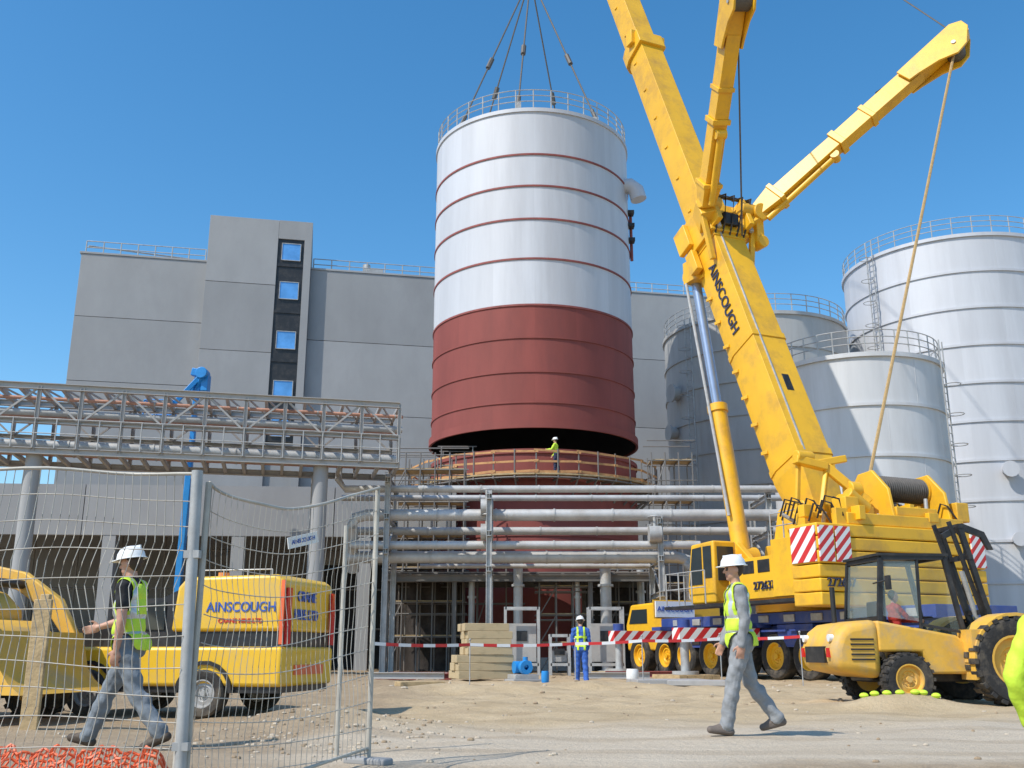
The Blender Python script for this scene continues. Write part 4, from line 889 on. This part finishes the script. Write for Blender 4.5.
def person(label,at,yaw,legs,arms,cl,lean=3,head=(0,0),scale=1.0,helmet=True,vest=True,voxel=.010,sleeves='long',ground=True,harness=False,fold=1.0):
    pr=[]
    def cp(a,b,r0,r1,tag): pr.append(('c',V(a),V(b),r0,r1,tag))
    def el(c,r,tag,rot=None): pr.append(('e',V(c),V(r),rot or Matrix.Identity(3),tag))
    I=Matrix.Rotation(R(lean),3,'Y')
    up=lambda p: I@V(p)
    el((0,0,.0),(.125,.165,.13),'pel'); el((-.03,.07,-.03),(.11,.095,.12),'pel'); el((-.03,-.07,-.03),(.11,.095,.12),'pel')
    el(up((.01,0,.14)),(.118,.150,.15),'tor',I); el(up((.005,0,.30)),(.125,.165,.17),'tor',I); el(up((0,0,.42)),(.115,.175,.12),'tor',I)
    cp(up((-.01,-.14,.485)),up((-.01,.14,.485)),.068,.068,'tor'); cp(up((-.01,0,.46)),up((-.005,0,.54)),.085,.062,'tor')
    hy=R(head[0]); Hd=I@Matrix.Rotation(hy,3,'Z')@Matrix.Rotation(R(head[1]),3,'Y'); hc=up((.0,0,.58)); 
    hp=lambda p: hc+Hd@V(p)
    cp(up((-.01,0,.5)),hp((.0,0,.03)),.056,.052,'skn')
    el(hp((.0,0,.14)),(.093,.074,.105),'skn',Hd); el(hp((.025,0,.075)),(.068,.056,.068),'skn',Hd); cp(hp((.06,0,.035)),hp((.072,0,.035)),.026,.02,'skn')
    cp(hp((.088,0,.135)),hp((.108,0,.105)),.010,.014,'skn'); cp(hp((.085,-.022,.062)),hp((.085,.022,.062)),.008,.008,'lip')
    for s in(-1,1):
        el(hp((.082,s*.032,.125)),(.012,.014,.009),'eye',Hd); cp(hp((.082,s*.018,.145)),hp((.076,s*.048,.146)),.008,.006,'hai'); el(hp((-.005,s*.076,.115)),(.018,.010,.032),'skn',Hd)
    el(hp((-.03,0,.15)),(.082,.078,.105),'hai',Hd)
    sole=[]
    for s,(a,k,fp,ab) in zip((1,-1),legs):
        a,k,fp,ab=map(R,(a,k,fp,ab)); h=V((0,s*.095,-.03))
        t=V((math.sin(a),s*math.sin(ab),-math.cos(a))).normalized(); kn=h+t*.43
        u=V((math.sin(a-k),s*math.sin(ab)*.5,-math.cos(a-k))).normalized(); an=kn+u*.41
        cp(h,kn,.104,.076,'leg'); cp(kn,kn+u*.16,.076,.074,'leg'); cp(kn+u*.14,an-u*.03,.074,.070,'leg'); el(kn+u*.13-V((math.cos(a-k)*.02,0,0)),(.065,.065,.1),'leg'); cp(an-u*.06,an+u*.0,.072,.074,'leg')
        f=V((math.cos(fp),s*.12,math.sin(fp))); dn=V((math.sin(fp),0,-math.cos(fp)))
        cp(an-u*.02,an+dn*.03,.050,.052,'bot'); hl=an+dn*.055-f*.045; tt=an+dn*.062+f*.16
        cp(hl,tt,.042,.038,'bot'); cp(an+dn*.02+f*.03,tt-f*.02,.045,.036,'bot'); cp(hl+V((0,s*.02,0)),tt+V((0,s*.018,-.002)),.036,.034,'bot'); sole+= [hl.z-.042,tt.z-.038]
    for s,(a,ab,fl,inw) in zip((1,-1),arms):
        a,ab,fl,inw=map(R,(a,ab,fl,inw)); sh=up((-.01,s*.185,.475))
        t=V((math.sin(a)*math.cos(ab),s*math.sin(ab),-math.cos(a)*math.cos(ab))); e=sh+t*.29
        u=V((math.sin(a+fl)*math.cos(inw),-s*math.sin(inw),-math.cos(a+fl)*math.cos(inw))).normalized(); w=e+u*.25
        lg=sleeves=='long'; ft='slv' if lg else 'skn'
        cp(sh,sh+t*.16,.068,.062,'slv'); cp(sh+t*.14,e,.062 if lg else .052,.056 if lg else .042,'slv' if lg else 'skn'); cp(e,e+u*.10,.056 if lg else .043,.053 if lg else .042,ft); cp(e+u*.09,w,.052 if lg else .040,.043 if lg else .028,ft)
        side=V((0,1,0)) ; nrm=u.cross(side).normalized(); fwd=nrm if nrm.x>0 else -nrm; inn=V((0,-s,0))
        fwd=(fwd-u*fwd.dot(u)).normalized(); inn=(inn-u*inn.dot(u)).normalized()
        pc=w+u*.055; rot=Matrix((fwd,inn,u)).transposed(); el(pc,(.044,.019,.056),'hnd',rot); cp(w-u*.01,w+u*.03,.026,.028,'hnd')
        for i,(off,ln) in enumerate(((.033,.072),(.011,.080),(-.011,.074),(-.032,.058))):
            b0=w+u*.085+fwd*off; d1=(u+inn*.25).normalized(); d2=(u*.75+inn*.7).normalized(); b1=b0+d1*ln*.5; b2=b1+d2*ln*.5
            cp(b0,b1,.0095,.009,'hnd'); cp(b1,b2,.009,.0075,'hnd')
        tb=w+u*.03+fwd*.035; t1=tb+(u*.6+fwd*.7+inn*.2).normalized()*.04; t2=t1+(u*.9+fwd*.2+inn*.3).normalized()*.03
        cp(tb,t1,.013,.011,'hnd'); cp(t1,t2,.0105,.009,'hnd')
    z0=min(sole) if ground else 0
    vs=[];fs=[]
    for p in pr:
        if p[0]=='c': capsule(vs,fs,p[1],p[2],p[3],p[4])
        else: ellip(vs,fs,p[1],p[2],p[3])
    me=bpy.data.meshes.new('b'); me.from_pydata([tuple(v) for v in vs],[],fs)
    bm=bmesh.new(); bm.from_mesh(me); bmesh.ops.recalc_face_normals(bm,faces=bm.faces); bm.to_mesh(me); bm.free()
    o=bpy.data.objects.new('b',me); COL.objects.link(o)
    r=o.modifiers.new('r','REMESH'); r.mode='VOXEL'; r.voxel_size=voxel; r.use_smooth_shade=True
    sm=o.modifiers.new('s','SMOOTH'); sm.factor=.5; sm.iterations=2
    dg=bpy.context.evaluated_depsgraph_get(); dg.update(); nm=bpy.data.meshes.new_from_object(o.evaluated_get(dg)); bpy.data.objects.remove(o)
    n=len(nm.polygons); cen=np.zeros(n*3); nm.polygons.foreach_get('center',cen); cen=cen.reshape(-1,3)
    tags=[];D=[]
    for p in pr:
        if p[0]=='c':
            a=np.array(p[1]);b=np.array(p[2]);ab=b-a; t=np.clip(((cen-a)@ab)/max(ab@ab,1e-9),0,1); D.append(np.linalg.norm(cen-a-t[:,None]*ab,axis=1)-(p[3]+(p[4]-p[3])*t))
        else:
            q=(cen-np.array(p[1]))@np.array(p[3]); q=q/np.array(p[2]); D.append((np.linalg.norm(q,axis=1)-1)*min(p[2]))
        tags.append(p[-1])
    best=np.argmin(np.array(D),axis=0); ft=[tags[i] for i in best]
    order=['pel','leg','tor','slv','skn','hnd','bot','hai','eye','lip']
    mats_={'pel':cl['leg'],'leg':cl['leg'],'tor':cl['top'],'slv':cl.get('sleeve',cl['top']),'skn':SKIN,'hnd':cl.get('hand',SKIN),'bot':cl.get('boot',BOOT),'hai':HAIR,'eye':EYE,'lip':LIP}
    nm.materials.clear()
    for k in order: nm.materials.append(mats_[k])
    nm.polygons.foreach_set('material_index',[order.index(t) for t in ft])
    T=bpy.data.objects.new('person',nm); COL.objects.link(T); nm.name='person_body'
    nm.shade_smooth()
    cv=np.zeros(len(nm.vertices)*3); nm.vertices.foreach_get('co',cv); cv=cv.reshape(-1,3)
    nv=np.zeros(len(nm.vertices)*3); nm.vertices.foreach_get('normal',nv) ; nv=nv.reshape(-1,3)
    isc=np.zeros(len(cv))
    for pgi,pg in enumerate(nm.polygons):
        if ft[pgi] in('pel','leg','tor','slv'):
            for vi in pg.vertices: isc[vi]=1
    f=(np.sin(cv[:,2]*30+cv[:,0]*26+3*np.sin(cv[:,1]*16))+.7*np.sin(cv[:,2]*55-cv[:,0]*35+2*np.sin(cv[:,1]*30+1)))*.0046*fold
    cv2=cv+nv*(f*isc)[:,None]; nm.vertices.foreach_set('co',cv2.ravel())
    T.location=(at[0],at[1],at[2]-z0*scale if ground else at[2]); T.rotation_euler=(0,0,yaw); T.scale=(scale,)*3
    T['label']=label; T['category']='person'
    if vest or harness:
        Ii=np.array(I.inverted()); loc_=cen@Ii.T; vm={};vv=[];vf=[];vmi=[]
        for i in range(n):
            x,y,z=loc_[i]
            ok= (ft[i]=='tor' and z<.56) or (ft[i]=='pel' and z>-.07 )
            if ok and z>.5 and abs(y)<.055 : ok=False
            if ok and ft[i]=='tor' and x>.02 and abs(y)<.02+max(0,(z-.30))*.28: ok=False
            if harness and ok: ok = abs(z-.05)<.03 or abs(z-.28)<.03 or abs(abs(y)-.09)<.028
            if not ok: continue
            pg=nm.polygons[i]; ids=[]
            for vi in pg.vertices:
                if vi not in vm:
                    lc=Ii@cv[vi]; off=.016+max(0,.25-lc[2])*.055
                    if harness: off=.008
                    vm[vi]=len(vv); vv.append(tuple(cv2[vi]+nv[vi]*off))
                ids.append(vm[vi])
            vf.append(ids); st_= abs(z-.07)<.020 or abs(z-.22)<.020 or (z>.22 and abs(abs(y)-.115)<.020)
            vmi.append(1 if (st_ and not harness) else 0)
        vme=bpy.data.meshes.new('vest'); vme.from_pydata(vv,[],vf); vme.materials.append(LIME); vme.materials.append(REFL); vme.polygons.foreach_set('material_index',vmi); vme.shade_smooth()
        vo=bpy.data.objects.new('safety_vest',vme); COL.objects.link(vo); vo.parent=T
        so=vo.modifiers.new('so','SOLIDIFY'); so.thickness=.006; so.offset=-1
        sm=vo.modifiers.new('s','SMOOTH'); sm.iterations=3
    if helmet:
        h=M().use(cl.get('hat',WHITE)); pr2=[(.001,.115),(.05,.108),(.085,.085),(.105,.05),(.112,.015),(.114,0),(.128,-.006),(.128,-.012),(.108,-.008),(.10,.02)]
        h.lathe(pr2,(0,0,0),'z',28); h.v=[(x*1.18,y*.98,z) for x,y,z in h.v]
        h.prism([(.10,-.085),(.155,-.07),(.178,-.03),(.182,0),(.178,.03),(.155,.07),(.10,.085)],-.012,-.004,ax='z'); h.loft([(-.5,-.5),(.5,-.5),(.3,.5),(-.3,.5)],(-.10,0,.06),(.10,0,.072),(0,0,1),(.03,.10),(.03,.07))
        ho=h.build('hard_hat',T); ho.matrix_local=Matrix.Translation(hp((.0,0,.172)))@(Hd.to_4x4())
    return T
def gp(px,Y): p=S(px,652,Y); return (p.x,Y,gz(p.x,Y))
person('worker in white hard hat, lime vest and grey overalls walking',gp(741,10.85),R(178),((16,4,8,0),(-14,22,-14,2)),((-4,6,14,2),(6,7,20,4)),{'leg':GREYC,'top':GREYC,'boot':BOOTG},lean=2,head=(6,2),scale=1.02,voxel=.0085)
person('worker in white hard hat, lime vest and jeans striding',gp(129,9.55),R(176),((-20,18,-22,2),(27,6,12,1)),((-6,8,12,2),(24,6,50,4)),{'leg':JEAN,'top':BLKC},lean=4,head=(-8,4),scale=1.03,voxel=.0085,sleeves='short')
person('worker in blue overalls and hard hat seen from behind',gp(581,28.0),R(92),((6,2,4,1),(-8,14,-8,1)),((6,10,40,12),(2,9,25,8)),{'leg':BLUC,'top':BLUC},lean=5,head=(0,8),scale=1.0,voxel=.011,vest=False,harness=True)
person('worker in lime jacket and hard hat standing on tank platform',(2.15,47.75,9.18),R(160),((4,4,2,2),(-4,6,-2,2)),((30,10,60,5),(10,9,30,4)),{'leg':NAVY,'top':LIME},scale=1.0,voxel=.014,vest=False)
rp=S(1074,652,5.4); person('person in lime long-sleeved jacket standing with arms down',(rp.x,5.4,gz(rp.x,5.4)-.04),R(84),((5,3,3,2),(-4,6,-4,2)),((0,26,14,16),(0,9,12,3)),{'leg':NAVY,'top':LIME},scale=1.0,voxel=.0085,vest=False,fold=.7,head=(-20,5),helmet=False)
dr=FLOC+Matrix.Rotation(FY,3,'Z')@(V((-.2,0,1.33))*FS)
person('seated forklift driver in red shirt and blue trousers',dr,FY,((80,75,5,6),(78,70,5,6)),((38,6,45,10),(40,6,42,10)),{'leg':BLUC,'top':REDC},lean=2,helmet=False,vest=False,voxel=.011,ground=False,scale=.86)

# ------------------------------------------------------------ world, sun, camera
el_,az=R(50),math.atan2(-.80,-.60)
w=bpy.data.worlds.new('World'); scene.world=w; w.use_nodes=True; nt=w.node_tree
sky=nt.nodes.new('ShaderNodeTexSky'); sky.sky_type='NISHITA'; sky.sun_disc=False; sky.sun_elevation=el_; sky.sun_rotation=az%(2*math.pi); sky.air_density=1.1; sky.dust_density=.6; sky.ozone_density=3.0
hs=nt.nodes.new('ShaderNodeHueSaturation'); hs.inputs['Saturation'].default_value=1.30; hs.inputs['Hue'].default_value=.494; hs.inputs['Value'].default_value=1.28
nt.links.new(sky.outputs[0],hs.inputs['Color'])
bg=nt.nodes['Background']; bg.inputs[1].default_value=.15; nt.links.new(hs.outputs[0],bg.inputs[0])
sd=V((math.sin(az)*math.cos(el_),math.cos(az)*math.cos(el_),math.sin(el_)))
l=bpy.data.lights.new('sun','SUN'); l.energy=4.3; l.angle=R(.5); l.color=(1,.95,.86); lo=bpy.data.objects.new('sun',l); COL.objects.link(lo); lo.rotation_euler=sd.to_track_quat('Z','Y').to_euler()
cam=bpy.data.cameras.new('camera'); cam.lens=35; cam.sensor_width=36; cam.clip_end=4000; cam.clip_start=.1
co=bpy.data.objects.new('camera',cam); COL.objects.link(co); co.location=(0,0,CAMZ); co.rotation_euler=(math.pi/2+TH,0,0); scene.camera=co
scene.view_settings.view_transform='Standard'; scene.view_settings.look='None'; scene.view_settings.exposure=0
